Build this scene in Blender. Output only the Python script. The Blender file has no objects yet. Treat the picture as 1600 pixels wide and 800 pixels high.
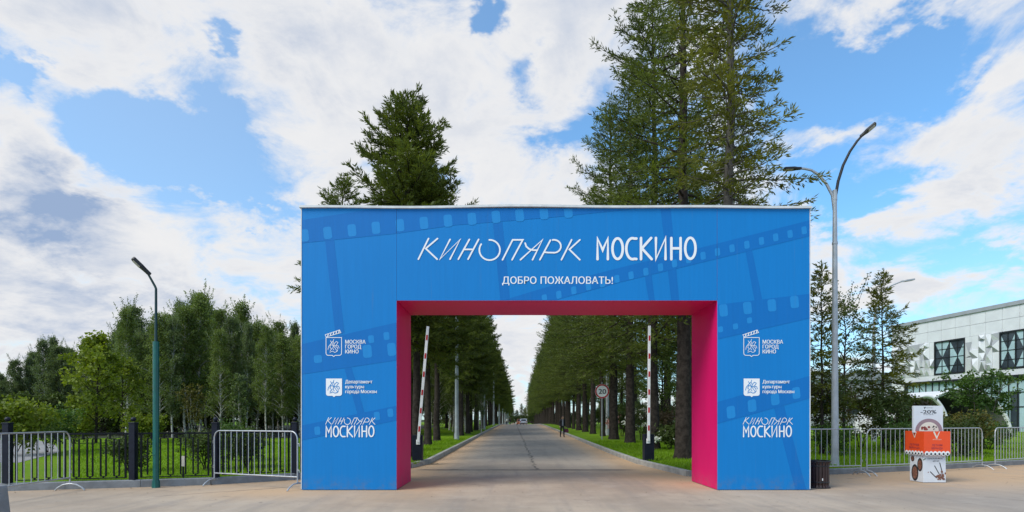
import bpy, math, random
import numpy as np
from mathutils import Vector, Matrix, Euler

R = math.radians
SC = bpy.context.scene
COL = SC.collection
CAMH, F, HY = 1.5, 900.0, 655.0          # eye height, focal length in photo pixels, horizon row

# ------------------------------------------------------------------ camera
cd = bpy.data.cameras.new('camera'); cam = bpy.data.objects.new('camera', cd); COL.objects.link(cam)
cam.location = (0, 0, CAMH); cam.rotation_euler = (R(90), 0, 0)
cd.sensor_width = 36; cd.lens = 36 * F / 1600; cd.shift_y = (HY - 400) / 1600
cd.clip_start = .1; cd.clip_end = 6000
SC.camera = cam
SC.view_settings.view_transform = 'Standard'; SC.view_settings.look = 'None'
SC.view_settings.exposure = 0.0; SC.view_settings.gamma = 1.0
SC.view_settings.use_curve_mapping = False

# ------------------------------------------------------------------ node helpers
class NT:
    def __init__(s, tree): s.t = tree; s.n = tree.nodes; s.l = tree.links
    def new(s, typ, **kw):
        n = s.n.new(typ)
        for k, v in kw.items(): setattr(n, k, v)
        return n
    def put(s, sock, v):
        if isinstance(v, bpy.types.NodeSocket): s.l.new(v, sock)
        elif v is not None:
            if isinstance(v, (tuple, list)) and len(v) == 3 and sock.type == 'RGBA': v = (*v, 1)
            sock.default_value = v
    def math(s, op, a, b=None, c=None, clamp=False):
        n = s.new('ShaderNodeMath', operation=op, use_clamp=clamp)
        for i, v in enumerate((a, b, c)):
            if v is not None: s.put(n.inputs[i], v)
        return n.outputs[0]
    def vmath(s, op, a, b=None, out=0):
        n = s.new('ShaderNodeVectorMath', operation=op)
        s.put(n.inputs[0], a)
        if b is not None: s.put(n.inputs[1], b)
        return n.outputs[out]
    def length(s, a): return s.vmath('LENGTH', a, None, 'Value')
    def smooth(s, v, a, b, x=0., y=1.):
        n = s.new('ShaderNodeMapRange', interpolation_type='SMOOTHSTEP')
        s.put(n.inputs[0], v); s.put(n.inputs[1], a); s.put(n.inputs[2], b); s.put(n.inputs[3], x); s.put(n.inputs[4], y)
        return n.outputs[0]
    def mix(s, f, a, b, mode='MIX'):
        n = s.new('ShaderNodeMix', data_type='RGBA', blend_type=mode)
        s.put(n.inputs[0], f); s.put(n.inputs[6], a); s.put(n.inputs[7], b)
        return n.outputs[2]
    def noise(s, vec, scale, detail=4., rough=.55, dist=0., out=0):
        n = s.new('ShaderNodeTexNoise')
        if vec is not None: s.put(n.inputs['Vector'], vec)
        s.put(n.inputs['Scale'], scale); s.put(n.inputs['Detail'], detail)
        s.put(n.inputs['Roughness'], rough); s.put(n.inputs['Distortion'], dist)
        return n.outputs[out]
    def sep(s, v):
        n = s.new('ShaderNodeSeparateXYZ'); s.put(n.inputs[0], v); return n.outputs
    def comb(s, x, y, z):
        n = s.new('ShaderNodeCombineXYZ'); s.put(n.inputs[0], x); s.put(n.inputs[1], y); s.put(n.inputs[2], z); return n.outputs[0]
    def objco(s): return s.new('ShaderNodeTexCoord').outputs['Object']

# ------------------------------------------------------------------ world sky with clouds, sun
SUN_EL, SUN_AZ = 46., 234.               # azimuth clockwise from +Y: the sun stands left and a little behind the camera
W = bpy.data.worlds.new('World'); SC.world = W; W.use_nodes = True
w = NT(W.node_tree)
for n_ in list(w.n): w.n.remove(n_)
sky = w.new('ShaderNodeTexSky', sky_type='NISHITA', sun_disc=False)
sky.sun_elevation = R(SUN_EL); sky.sun_rotation = R(SUN_AZ); sky.air_density = 1.0; sky.dust_density = .6; sky.ozone_density = 2.0
d = w.vmath('NORMALIZE', w.new('ShaderNodeTexCoord').outputs['Generated'])
dx, dy, dz = w.sep(d)
den = w.math('ADD', w.math('MAXIMUM', dz, 0.), .32)
plane = w.comb(w.math('DIVIDE', dx, den), w.math('DIVIDE', dy, den), w.math('MULTIPLY', dz, .8))
warp = w.vmath('SUBTRACT', w.noise(plane, 4.2, 6., .62, 0., 1), (.5, .5, .5))
wd_ = w.vmath('ADD', d, w.vmath('MULTIPLY', warp, (.26, .26, .22)))       # ragged edges for the cloud masses
n1 = w.noise(plane, 4.6, 12., .62, .45)
n1 = w.math('ADD', .5, w.math('MULTIPLY', w.math('SUBTRACT', n1, .5), 1.2))
n2 = w.noise(w.vmath('ADD', plane, (3.1, 7.7, .4)), 5.5, 10., .62, .3)
def blob(x, y, rx, ry, wt, rot=0.):
    """soft patch of the sky dome round one direction (given by the photo's x, y), size in photo pixels"""
    v = Vector(((x - 800) / F, 1, (HY - y) / F)); L = v.length; v.normalize()
    m = w.new('ShaderNodeMapping', vector_type='TEXTURE')
    w.put(m.inputs[0], wd_); m.inputs[1].default_value = v
    e = (Matrix.Rotation(-math.atan2(v.x, v.y), 3, 'Z') @ Matrix.Rotation(math.asin(v.z), 3, 'X') @ Matrix.Rotation(R(rot), 3, 'Y')).to_euler()
    m.inputs[2].default_value = e
    m.inputs[3].default_value = (rx / F / L, .9, ry / F / L)
    return w.math('MULTIPLY', w.smooth(w.length(m.outputs[0]), 1., 0.), wt)
def total(bl):
    a = bl[0]
    for b in bl[1:]: a = w.math('ADD', a, b)
    return a
cover = total([
    blob(300, 20, 520, 190, .30), blob(640, 180, 330, 260, .26), blob(60, 230, 170, 130, .22), blob(60, 330, 200, 140, .32),
    blob(240, 400, 420, 110, .22), blob(600, 380, 330, 120, .2), blob(160, 520, 700, 130, .32), blob(880, 60, 130, 110, .22),
    blob(820, 520, 160, 190, .25), blob(1290, 215, 110, 80, .22), blob(1490, 235, 150, 80, .28), blob(1580, 110, 110, 70, .22),
    blob(1330, 40, 190, 34, .16, -8), blob(1400, 340, 330, 60, .26, -4), blob(1350, 430, 300, 46, .2), blob(1530, 285, 100, 40, .2),
    blob(900, 330, 120, 90, .2), blob(790, 250, 140, 130, .16),
    blob(285, 250, 175, 80, -.44), blob(190, 170, 80, 38, -.2), blob(330, 185, 60, 34, -.24), blob(425, 325, 110, 30, -.2, 14), blob(330, 300, 130, 28, -.25),
    blob(735, 12, 56, 36, -.42), blob(835, 95, 60, 56, -.30), blob(860, 200, 56, 36, -.2), blob(15, 95, 55, 34, -.4),
    blob(1400, 120, 210, 85, -.42), blob(1330, 290, 120, 70, -.2), blob(1560, 420, 150, 40, -.25), blob(1230, 100, 90, 60, -.25), blob(1480, 30, 120, 40, -.22),
    blob(325, 85, 36, 26, -.3), blob(1330, 370, 90, 26, -.15)])
c = w.math('ADD', n1, cover)
alpha = w.smooth(c, .40, .72)
core = w.smooth(c, .58, .92)
grey = w.math('ADD', .36, total([blob(40, 320, 190, 130, 1.7), blob(420, 50, 520, 170, .42), blob(160, 500, 620, 150, .6),
                               blob(900, 40, 190, 150, .25), blob(620, 190, 300, 160, -.12), blob(420, 110, 160, 120, .14)]))
n3 = w.noise(w.vmath('ADD', plane, (1.7, 2.2, 5.1)), 9., 8., .62, .2)
gsoft = w.math('DIVIDE', grey, w.math('ADD', 1., w.math('MULTIPLY', grey, .20)))
shade = w.math('MULTIPLY', core, w.math('MULTIPLY', gsoft, w.math('MULTIPLY', w.smooth(n2, .20, .66), w.smooth(n3, .15, .70, .45, 1.15))), clamp=True)
cloud = w.mix(shade, (1.0, 1.0, 1.01), (.37, .50, .74))
CLOUD_K, SKY_TINT = 8.7, (.95, 2.05, 2.55)
cloud = w.mix(1., cloud, (CLOUD_K,) * 3, 'MULTIPLY')
blue = w.mix(1., sky.outputs[0], SKY_TINT, 'MULTIPLY')
hz = w.smooth(dz, .34, .0)
veil = w.math('ADD', w.math('ADD', w.math('MULTIPLY', hz, .40), .13), w.smooth(dx, .15, -.55, 0., .2), clamp=True)
out = w.mix(alpha, w.mix(veil, blue, (CLOUD_K * .86, CLOUD_K * .92, CLOUD_K * .97)), cloud)
bg = w.new('ShaderNodeBackground'); w.put(bg.inputs[0], out); bg.inputs[1].default_value = .1
wo = w.new('ShaderNodeOutputWorld'); w.l.new(bg.outputs[0], wo.inputs[0])

sd = bpy.data.lights.new('sun', 'SUN'); sd.energy = 3.1; sd.angle = R(30); sd.color = (1., .95, .87)
so = bpy.data.objects.new('sun', sd); COL.objects.link(so)
az = R(SUN_AZ); sv = Vector((math.sin(az) * math.cos(R(SUN_EL)), math.cos(az) * math.cos(R(SUN_EL)), math.sin(R(SUN_EL))))
so.rotation_euler = sv.to_track_quat('Z', 'Y').to_euler(); so.location = sv * 60

# ------------------------------------------------------------------ materials
def newmat(name):
    m = bpy.data.materials.new(name); m.use_nodes = True
    t = NT(m.node_tree); b = t.n['Principled BSDF']
    return m, t, b
def pm(name, col, rough=.6, var=.12, scale=6., bump=0., bscale=60., metal=0., spec=.5, coords='Object'):
    m, t, b = newmat(name)
    co = t.objco()
    if var:
        n = t.noise(co, scale, 5., .6)
        c2 = tuple(min(1, x * (1 + var)) for x in col); c1 = tuple(x * (1 - var) for x in col)
        t.put(b.inputs['Base Color'], t.mix(t.smooth(n, .3, .7), c1, c2))
        t.put(b.inputs['Roughness'], t.smooth(n, .2, .8, max(.02, rough - .08), min(1, rough + .08)))
    else:
        t.put(b.inputs['Base Color'], col); b.inputs['Roughness'].default_value = rough
    b.inputs['Metallic'].default_value = metal; b.inputs['Specular IOR Level'].default_value = spec
    if bump:
        bn = t.new('ShaderNodeBump'); bn.inputs['Strength'].default_value = bump; bn.inputs['Distance'].default_value = .01
        t.put(bn.inputs['Height'], t.noise(co, bscale, 3.)); t.l.new(bn.outputs[0], b.inputs['Normal'])
    return m
def leafmat(name, dark, light, trans=.25, nscale=.55):
    m, t, b = newmat(name)
    geo = t.new('ShaderNodeNewGeometry').outputs['Random Per Island']
    oi = t.new('ShaderNodeObjectInfo').outputs['Random']
    n = t.noise(t.objco(), nscale, 3.)
    f = t.math('ADD', t.math('MULTIPLY', geo, .45), t.math('ADD', t.smooth(n, .35, .68, 0., .5), t.math('MULTIPLY', oi, .22)))
    col = t.mix(f, dark, light)
    t.put(b.inputs['Base Color'], col); b.inputs['Roughness'].default_value = .55; b.inputs['Specular IOR Level'].default_value = .3
    tr = t.new('ShaderNodeBsdfTranslucent'); t.put(tr.inputs[0], t.mix(1., col, (1.25, 1.3, .6), 'MULTIPLY'))
    ms = t.new('ShaderNodeMixShader'); ms.inputs[0].default_value = trans
    t.l.new(b.outputs[0], ms.inputs[1]); t.l.new(tr.outputs[0], ms.inputs[2])
    t.l.new(ms.outputs[0], t.n['Material Output'].inputs[0])
    return m

M = {}
M['larch'] = leafmat('larch needles', (.027, .044, .010), (.150, .185, .028), .36)
M['larch_gold'] = leafmat('larch needles turning', (.034, .047, .009), (.185, .190, .022), .33)
M['birch'] = leafmat('birch leaves', (.056, .088, .021), (.205, .262, .064), .42)
M['willow'] = leafmat('grey green leaves', (.056, .086, .034), (.185, .235, .088), .38)
M['lime'] = leafmat('bright green leaves', (.072, .11, .010), (.25, .30, .026), .36)
M['autumn'] = leafmat('turning leaves', (.07, .07, .015), (.21, .18, .035), .3)
M['shrub'] = leafmat('shrub leaves', (.030, .050, .013), (.115, .155, .034), .3)
M['russet'] = leafmat('russet leaves', (.035, .026, .014), (.105, .07, .032), .2)
M['rounded'] = leafmat('round crown leaves', (.030, .066, .012), (.105, .185, .034), .3)
M['grassblade'] = leafmat('grass blades', (.110, .200, .004), (.245, .39, .012), .4, .3)
M['blossom'] = pm('white blossom', (.75, .74, .66), .7, .1)
M['blossom_pink'] = pm('pink blossom', (.45, .22, .20), .7, .2)
M['bark'] = pm('larch bark', (.040, .032, .027), .95, .45, 7., .9, 22., spec=.1)
M['bark_grey'] = pm('grey bark', (.10, .09, .078), .95, .35, 7., .8, 22., spec=.1)
M['blue'] = None
def bluemat(name, col, streak=.06):
    m, t, b = newmat(name)
    co = t.objco(); x, y, z = t.sep(co)
    n = t.noise(t.comb(t.math('MULTIPLY', x, 9.), y, t.math('MULTIPLY', z, .35)), 2.2, 4., .6)
    n3 = t.noise(co, .7, 3.)
    f = t.math('ADD', t.math('MULTIPLY', n, .6), t.math('MULTIPLY', n3, .4))
    t.put(b.inputs['Base Color'], t.mix(t.smooth(f, .35, .65), tuple(k * (1 - streak) for k in col), tuple(min(1, k * (1 + streak)) for k in col)))
    # splash dirt low on the sheets and a few long drip stains
    base_c = b.inputs['Base Color'].links[0].from_socket
    wz = t.sep(t.new('ShaderNodeNewGeometry').outputs['Position'])[2]
    sp = t.math('MULTIPLY', t.smooth(wz, .38, .0), t.smooth(t.noise(co, 5., 6., .7), .40, .72))
    dr = t.smooth(t.noise(t.comb(t.math('MULTIPLY', x, 5.), t.math('MULTIPLY', y, 5.), t.math('MULTIPLY', z, .22)), 1.9, 5., .65), .60, .80, 0., .16)
    t.put(b.inputs['Base Color'], t.mix(t.math('ADD', t.math('MULTIPLY', sp, .45), dr), base_c, (.16, .15, .14)))
    b.inputs['Roughness'].default_value = .5; b.inputs['Specular IOR Level'].default_value = .28
    bn = t.new('ShaderNodeBump'); bn.inputs['Strength'].default_value = .06; bn.inputs['Distance'].default_value = .02
    t.put(bn.inputs['Height'], t.math('ADD', n, t.noise(co, 1.6, 2.))); t.l.new(bn.outputs[0], b.inputs['Normal'])
    return m
M['blue'] = bluemat('blue banner sheet', (.002, .188, .52), .03)
M['blue_dark'] = bluemat('film strip print', (.001, .146, .455), .03)
M['blue_light'] = bluemat('film perforation print', (.012, .225, .56), .03)
M['pink'] = bluemat('magenta banner sheet', (.66, .001, .125), .04)
M['white'] = pm('white lettering', (.82, .82, .82), .5, 0)
M['flash'] = pm('pale metal flashing', (.62, .63, .62), .5, .1)
M['galv'] = pm('galvanised steel', (.46, .47, .48), .42, .12, 9., metal=.55)
M['galv_pole'] = pm('galvanised pole', (.40, .42, .44), .5, .14, 3., metal=.35)
M['black_metal'] = pm('black painted steel', (.006, .007, .010), .5, .2, spec=.2)
M['navy_metal'] = pm('dark blue painted steel', (.008, .010, .020), .5, .2, spec=.25)
M['dark'] = pm('dark plastic', (.014, .014, .016), .5, .2)
M['teal'] = pm('teal painted pole', (.002, .095, .080), .38, .15, 3.)
M['teal_dark'] = pm('dark teal painted pole', (.004, .030, .028), .4, .2, 3.)
M['lens'] = pm('lamp lens', (.42, .40, .36), .3, .1)
M['concrete'] = pm('concrete kerb', (.36, .345, .31), .9, .22, 3., .5, 40.)
M['concrete_grey'] = pm('grey concrete', (.21, .215, .22), .9, .2, 3., .5, 40.)
M['red'] = pm('red paint', (.46, .012, .02), .5, .1)
M['bwhite'] = pm('white enamel', (.82, .82, .81), .45, .06)
M['brown'] = pm('dark brown slats', (.042, .020, .017), .55, .25, 8.)
M['orange'] = pm('orange print', (.80, .075, .012), .5, .04)
M['purple'] = pm('purple print', (.13, .012, .07), .5, 0)
M['card'] = pm('white card', (.66, .68, .71), .55, .03)
M['mauve'] = pm('mauve print', (.30, .20, .22), .5, .05)
M['cream'] = pm('cream print', (.72, .66, .55), .5, .05)
M['meat'] = pm('red brown print', (.24, .045, .035), .5, .5, 30.)
M['meat_brown'] = pm('brown print', (.20, .085, .055), .5, .55, 40.)
M['leafprint'] = pm('green print', (.05, .22, .09), .5, .05)
M['ink'] = pm('dark ink', (.02, .02, .024), .5, 0)
M['skin'] = pm('skin', (.42, .25, .18), .55, .08)
M['cloth_black'] = pm('black cloth', (.008, .008, .012), .85, .2, 20.)
M['cloth_grey'] = pm('grey shirt', (.24, .26, .32), .85, .1)
M['cloth_light'] = pm('light cloth', (.45, .44, .42), .85, .1)
M['hair'] = pm('dark hair', (.012, .010, .009), .7, .2)
M['bag'] = pm('dark red bag', (.07, .008, .03), .6, .2)
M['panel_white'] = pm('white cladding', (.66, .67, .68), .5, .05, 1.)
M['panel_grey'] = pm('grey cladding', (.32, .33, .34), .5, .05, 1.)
M['roofgrey'] = pm('grey roof', (.30, .32, .34), .6, .1, 1.)
M['mullion'] = pm('dark window frame', (.015, .018, .02), .4, .1)
M['mint'] = pm('pale mint glazing', (.36, .50, .53), .12, .12, .8)
M['glass_dark'] = pm('dark glazing', (.035, .048, .06), .05, .3, .8)
M['tent'] = pm('white tent skin', (.70, .70, .69), .5, .05)
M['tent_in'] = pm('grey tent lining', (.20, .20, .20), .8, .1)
M['silver'] = pm('silver car paint', (.50, .51, .53), .3, .04, metal=.3)
M['carorange'] = pm('orange car paint', (.55, .13, .03), .35, .04)
M['tyre'] = pm('tyre rubber', (.015, .015, .015), .85, .1)
M['taillight'] = pm('red lamp glass', (.35, .01, .01), .2, 0)
M['carglass'] = pm('car glass', (.02, .025, .03), .08, 0)
def birchbark():
    m, t, b = newmat('birch bark')
    co = t.objco(); x, y, z = t.sep(co)
    n = t.noise(t.comb(t.math('MULTIPLY', x, 2.), t.math('MULTIPLY', y, 2.), t.math('MULTIPLY', z, 5.)), 2.5, 4., .6)
    t.put(b.inputs['Base Color'], t.mix(t.smooth(n, .52, .62), (.50, .48, .43), (.07, .06, .055)))
    b.inputs['Roughness'].default_value = .85
    return m
M['birchbark'] = birchbark()

# ------------------------------------------------------------------ mesh helpers
class MB:
    def __init__(s): s.v = []; s.f = []; s.mi = []; s.sm = []
    def add(s, vs, fs, mi=0, smooth=False):
        o = len(s.v); s.v += [tuple(p) for p in vs]
        for f in fs: s.f.append([o + i for i in f]); s.mi.append(mi); s.sm.append(smooth)
    def poly(s, pts, mi=0): s.add(pts, [list(range(len(pts)))], mi)
    def box(s, c, size, mi=0, rz=0., mat=None):
        hx, hy, hz = (k / 2 for k in size)
        vs = [Vector((x, y, z)) for x in (-hx, hx) for y in (-hy, hy) for z in (-hz, hz)]
        m = mat or (Matrix.Translation(Vector(c)) @ Matrix.Rotation(rz, 4, 'Z'))
        s.add([m @ v for v in vs], [(0, 1, 3, 2), (4, 6, 7, 5), (0, 4, 5, 1), (2, 3, 7, 6), (0, 2, 6, 4), (1, 5, 7, 3)], mi)
    def tube(s, pts, rad, n=8, mi=0, caps=True, smooth=True):
        pts = [Vector(p) for p in pts]
        if not hasattr(rad, '__len__'): rad = [rad] * len(pts)
        prev = None; vs = []
        for i, p in enumerate(pts):
            t = (pts[min(i + 1, len(pts) - 1)] - pts[max(i - 1, 0)]).normalized()
            if prev is None:
                a = Vector((0, 0, 1)) if abs(t.z) < .9 else Vector((1, 0, 0))
                u = t.cross(a).normalized()
            else: u = (prev - t * prev.dot(t)).normalized()
            prev = u; v = t.cross(u)
            for k in range(n):
                a = 2 * math.pi * (k + .5) / n
                vs.append(p + (u * math.cos(a) + v * math.sin(a)) * rad[i])
        fs = [(i * n + k, i * n + (k + 1) % n, (i + 1) * n + (k + 1) % n, (i + 1) * n + k) for i in range(len(pts) - 1) for k in range(n)]
        s.add(vs, fs, mi, smooth)
        if caps:
            s.add(vs[:n], [list(range(n))[::-1]], mi); s.add(vs[-n:], [list(range(n))], mi)
    def prism(s, poly, y0, y1, mi=0, plane='xz', side=None):
        def P(a, b, y): return (a, y, b) if plane == 'xz' else ((y, a, b) if plane == 'yz' else (a, b, y))
        n = len(poly)
        vs = [P(a, b, y0) for a, b in poly] + [P(a, b, y1) for a, b in poly]
        s.add(vs, [list(range(n)), list(range(n, 2 * n))[::-1]], mi)
        s.add(vs, [(i, n + i, n + (i + 1) % n, (i + 1) % n) for i in range(n)], mi if side is None else side)
    def lathe(s, prof, c=(0, 0, 0), n=20, mi=0, smooth=True):
        vs = [(c[0] + r * math.cos(2 * math.pi * k / n), c[1] + r * math.sin(2 * math.pi * k / n), c[2] + z) for r, z in prof for k in range(n)]
        fs = [(i * n + k, i * n + (k + 1) % n, (i + 1) * n + (k + 1) % n, (i + 1) * n + k) for i in range(len(prof) - 1) for k in range(n)]
        s.add(vs, fs, mi, smooth)
    def disc(s, c, r, nrm='y', n=24, mi=0, ry=None):
        ry = ry or r
        pts = [(c[0] + r * math.cos(2 * math.pi * k / n), c[1], c[2] + ry * math.sin(2 * math.pi * k / n)) for k in range(n)]
        s.poly(pts, mi)
    def build(s, name, mats, parent=None, bevel=0., recalc=True):
        me = bpy.data.meshes.new(name)
        me.from_pydata(s.v, [], s.f)
        if not isinstance(mats, (list, tuple)): mats = [mats]
        for m in mats: me.materials.append(M[m] if isinstance(m, str) else m)
        me.polygons.foreach_set('material_index', s.mi); me.polygons.foreach_set('use_smooth', s.sm)
        if recalc:
            import bmesh
            bm = bmesh.new(); bm.from_mesh(me); bmesh.ops.recalc_face_normals(bm, faces=bm.faces); bm.to_mesh(me); bm.free()
        me.update()
        o = bpy.data.objects.new(name, me); COL.objects.link(o)
        if parent: o.parent = parent
        if bevel:
            md = o.modifiers.new('edge', 'BEVEL'); md.width = bevel; md.segments = 2; md.limit_method = 'ANGLE'
        return o
def stroke(mb, pts, wd, y, mi=0, closed=False):
    """flat rounded pen stroke in the XZ plane at depth y (front faces -Y)"""
    h = wd / 2
    pts = [Vector((p[0], p[1])) for p in pts]
    n = len(pts); L = []; Rr = []
    for i in range(n):
        a = pts[(i - 1) % n] if (closed or i > 0) else None
        b = pts[(i + 1) % n] if (closed or i < n - 1) else None
        t1 = (pts[i] - a).normalized() if a is not None else None
        t2 = (b - pts[i]).normalized() if b is not None else None
        if t1 is None: t1 = t2
        if t2 is None: t2 = t1
        n1_ = Vector((-t1.y, t1.x)); n2_ = Vector((-t2.y, t2.x)); mv = n1_ + n2_
        if mv.length < .25: mv = n1_ * 1.0
        else:
            mv.normalize(); mv = mv / max(.45, mv.dot(n1_))
        L.append(pts[i] + mv * h); Rr.append(pts[i] - mv * h)
    m = n if closed else n - 1
    vs = [(p.x, y, p.y) for p in L] + [(p.x, y, p.y) for p in Rr]
    mb.add(vs, [(i, (i + 1) % n, n + (i + 1) % n, n + i) for i in range(m)], mi)
    if not closed:
        for k, q in ((0, 1), (n - 1, n - 2)):
            t = (pts[k] - pts[q]).normalized(); a0 = math.atan2(t.y, t.x)
            arc = [(pts[k].x + h * math.cos(a0 + a), y, pts[k].y + h * math.sin(a0 + a)) for a in [math.pi * (j / 6 - .5) for j in range(7)]]
            mb.poly(arc, mi)
def tag(o, label=None, cat=None, group=None, kind=None):
    if label: o['label'] = label
    if cat: o['category'] = cat
    if group: o['group'] = group
    if kind: o['kind'] = kind
    return o
def thing(name, loc, label, cat, rz=0., group=None):
    o = bpy.data.objects.new(name, None); COL.objects.link(o); o.empty_display_size = .2
    o.location = loc; o.rotation_euler = (0, 0, rz)
    return tag(o, label, cat, group)
def dup(root, loc, rz=0., label=None, group=None, scale=None):
    r = root.copy(); COL.objects.link(r); r.location = loc; r.rotation_euler = (0, 0, rz)
    if scale is not None: r.scale = (scale,) * 3 if not hasattr(scale, '__len__') else scale
    if label: r['label'] = label
    if group: r['group'] = group
    for ch in list(root.children):
        c_ = ch.copy(); COL.objects.link(c_); c_.parent = r
        for g in list(ch.children):
            e = g.copy(); COL.objects.link(e); e.parent = c_
    return r
# text as mesh
_tc = {}
def text_mesh(body):
    cu = bpy.data.curves.new('writing', 'FONT'); cu.body = body; cu.size = 1; cu.resolution_u = 3
    o = bpy.data.objects.new('writing', cu); COL.objects.link(o)
    bpy.context.view_layer.update()
    me = bpy.data.meshes.new_from_object(o.evaluated_get(bpy.context.evaluated_depsgraph_get()))
    vs = [tuple(v.co) for v in me.vertices]; fs = [tuple(p.vertices) for p in me.polygons]
    bpy.data.objects.remove(o); bpy.data.curves.remove(cu); bpy.data.meshes.remove(me)
    return vs, fs
def text_into(mb, body, x0, x1, zb, cap, put, mi=0):
    """put(x, z) -> 3-D point; text spans x0..x1, baseline zb, capital height cap; offset copies make it a bit bolder"""
    vs, fs = text_mesh(body)
    if 'cap' not in _tc:
        cv, _ = text_mesh('Н'); _tc['cap'] = max(v[1] for v in cv)
    a = min(v[0] for v in vs); b = max(v[0] for v in vs)
    k = (x1 - x0) / (b - a); q = cap / _tc['cap']
    mb.add([put(x0 + (v[0] - a) * k, zb + v[1] * q) for v in vs], fs, mi)

def G(y):
    """height of the ground along the view: the road climbs a little to a crest and falls away"""
    xs = [-40, 14, 30, 60, 80, 92, 104, 125, 150, 220, 400, 3000]; zs = [0, 0, .12, .36, .50, .55, .54, .30, .02, -.5, -.8, -.8]
    return float(np.interp(y, xs, zs))
LAWN = .11
def gp(x, Y, dz=0.): return (x, Y, G(Y) + dz)
def px(x, y, Y): return Vector(((x - 800) * Y / F, Y, CAMH + (HY - y) * Y / F))

# ------------------------------------------------------------------ ground, road, lawns
def asphalt():
    m, t, b = newmat('worn asphalt')
    co = t.objco(); x, y, z = t.sep(co)
    big = t.noise(co, .30, 6., .66); mid = t.noise(co, 1.1, 6., .65); fine = t.noise(co, 55., 3., .7); grit = t.noise(co, 160., 2., .6)
    col = t.mix(t.smooth(big, .35, .65), (.340, .270, .205), (.465, .372, .280))
    # avenue lane is greyer than the dusty forecourt
    lane = t.math('MULTIPLY', t.smooth(y, 13., 24.), t.smooth(t.math('ABSOLUTE', t.math('SUBTRACT', x, t.math('ADD', .45, t.math('MULTIPLY', y, .0105)))), 3.2, 1.4))
    col = t.mix(t.math('MULTIPLY', lane, .8), col, (.355, .308, .262))
    fx = t.smooth(x, 5.5, 9.); col = t.mix(t.math('MULTIPLY', fx, .5), col, (.33, .30, .275))
    # streaks along the driving direction
    st = t.noise(t.comb(t.math('MULTIPLY', x, 1.6), t.math('MULTIPLY', y, .12), 0.), 1.5, 5., .6)
    col = t.mix(t.smooth(st, .45, .7, 0., .45), col, (.25, .22, .19))
    col = t.mix(t.smooth(mid, .5, .75, 0., .4), col, (.50, .43, .355))
    # sandy dirt drifted along kerbs and round the gate's feet
    off = t.math('ABSOLUTE', t.math('SUBTRACT', x, t.math('ADD', .45, t.math('MULTIPLY', y, .0105))))
    edge = t.math('MULTIPLY', t.smooth(off, 1.9, 3.3), t.smooth(y, 10.5, 15.))
    def spot(cx, cy, rx, ry):
        v = t.comb(t.math('DIVIDE', t.math('SUBTRACT', x, cx), rx), t.math('DIVIDE', t.math('SUBTRACT', y, cy), ry), 0.)
        return t.smooth(t.length(v), 1., 0.)
    dirt = t.math('MAXIMUM', edge, t.math('MAXIMUM', spot(-2.5, 13.6, 2.1, 5.2), t.math('MAXIMUM', spot(-4.7, 12.0, 3.0, 1.9), spot(3.6, 15.2, 2., 2.5))))
    dirt = t.math('MULTIPLY', dirt, t.smooth(t.math('ADD', t.math('MULTIPLY', mid, .7), t.math('MULTIPLY', big, .3)), .24, .52))
    col = t.mix(t.math('MULTIPLY', dirt, .85), col, (.55, .355, .20))
    stain = t.smooth(t.noise(t.vmath('ADD', co, (4.2, 1.3, 0.)), .85, 4., .6, .6), .60, .74)
    col = t.mix(t.math('MULTIPLY', stain, .38), col, (.17, .145, .125))
    oil = t.smooth(t.noise(t.vmath('ADD', co, (9.2, 5.3, 0.)), 2.4, 3., .5, .4), .69, .76)
    col = t.mix(t.math('MULTIPLY', oil, .45), col, (.10, .09, .08))
    # cracks: one across the gate, one along the lane, one in the forecourt
    wob = t.math('MULTIPLY', t.math('SUBTRACT', mid, .5), .30); wob2 = t.math('MULTIPLY', t.math('SUBTRACT', fine, .5), .05)
    cr1 = t.math('MULTIPLY', t.smooth(t.math('ABSOLUTE', t.math('ADD', t.math('SUBTRACT', y, 16.8), wob)), .20, .08), t.math('MULTIPLY', t.smooth(x, -2.9, -2.5), t.smooth(x, 3.8, 3.2)))
    cr2 = t.math('MULTIPLY', t.smooth(t.math('ABSOLUTE', t.math('ADD', t.math('ADD', t.math('SUBTRACT', x, .72), t.math('MULTIPLY', wob, 2.)), wob2)), .045, .012), t.smooth(y, 16.7, 17.2))
    ln = t.math('ADD', t.math('MULTIPLY', t.math('SUBTRACT', x, -5.1), .72), t.math('SUBTRACT', y, 12.4))
    ln = t.math('SUBTRACT', t.math('MULTIPLY', t.math('SUBTRACT', x, -5.1), .80), t.math('SUBTRACT', y, 12.6))
    cr3 = t.math('MULTIPLY', t.smooth(t.math('ABSOLUTE', t.math('ADD', ln, t.math('MULTIPLY', wob, 1.6))), .05, .01), t.math('MULTIPLY', t.smooth(x, -7.3, -6.6), t.smooth(x, -4.6, -4.9)))
    cr = t.math('MAXIMUM', cr1, t.math('MAXIMUM', cr2, cr3))
    cr = t.math('MULTIPLY', cr, t.smooth(t.noise(co, 2.3, 3.), .25, .45))
    col = t.mix(t.math('MULTIPLY', cr, .75), col, (.07, .06, .055))
    col = t.mix(.5, col, t.mix(grit, (.1, .1, .1), (.9, .9, .9)), 'OVERLAY')
    sp = t.smooth(t.noise(co, 9., 2., .5), .70, .74)
    col = t.mix(t.math('MULTIPLY', sp, .4), col, (.12, .105, .095))
    t.put(b.inputs['Base Color'], col); b.inputs['Roughness'].default_value = .92; b.inputs['Specular IOR Level'].default_value = .25
    bn = t.new('ShaderNodeBump'); bn.inputs['Strength'].default_value = .45; bn.inputs['Distance'].default_value = .012
    t.put(bn.inputs['Height'], t.math('SUBTRACT', t.math('ADD', fine, t.math('MULTIPLY', mid, .8)), t.math('MULTIPLY', cr, 2.))); t.l.new(bn.outputs[0], b.inputs['Normal'])
    return m
M['asphalt'] = asphalt()
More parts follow.
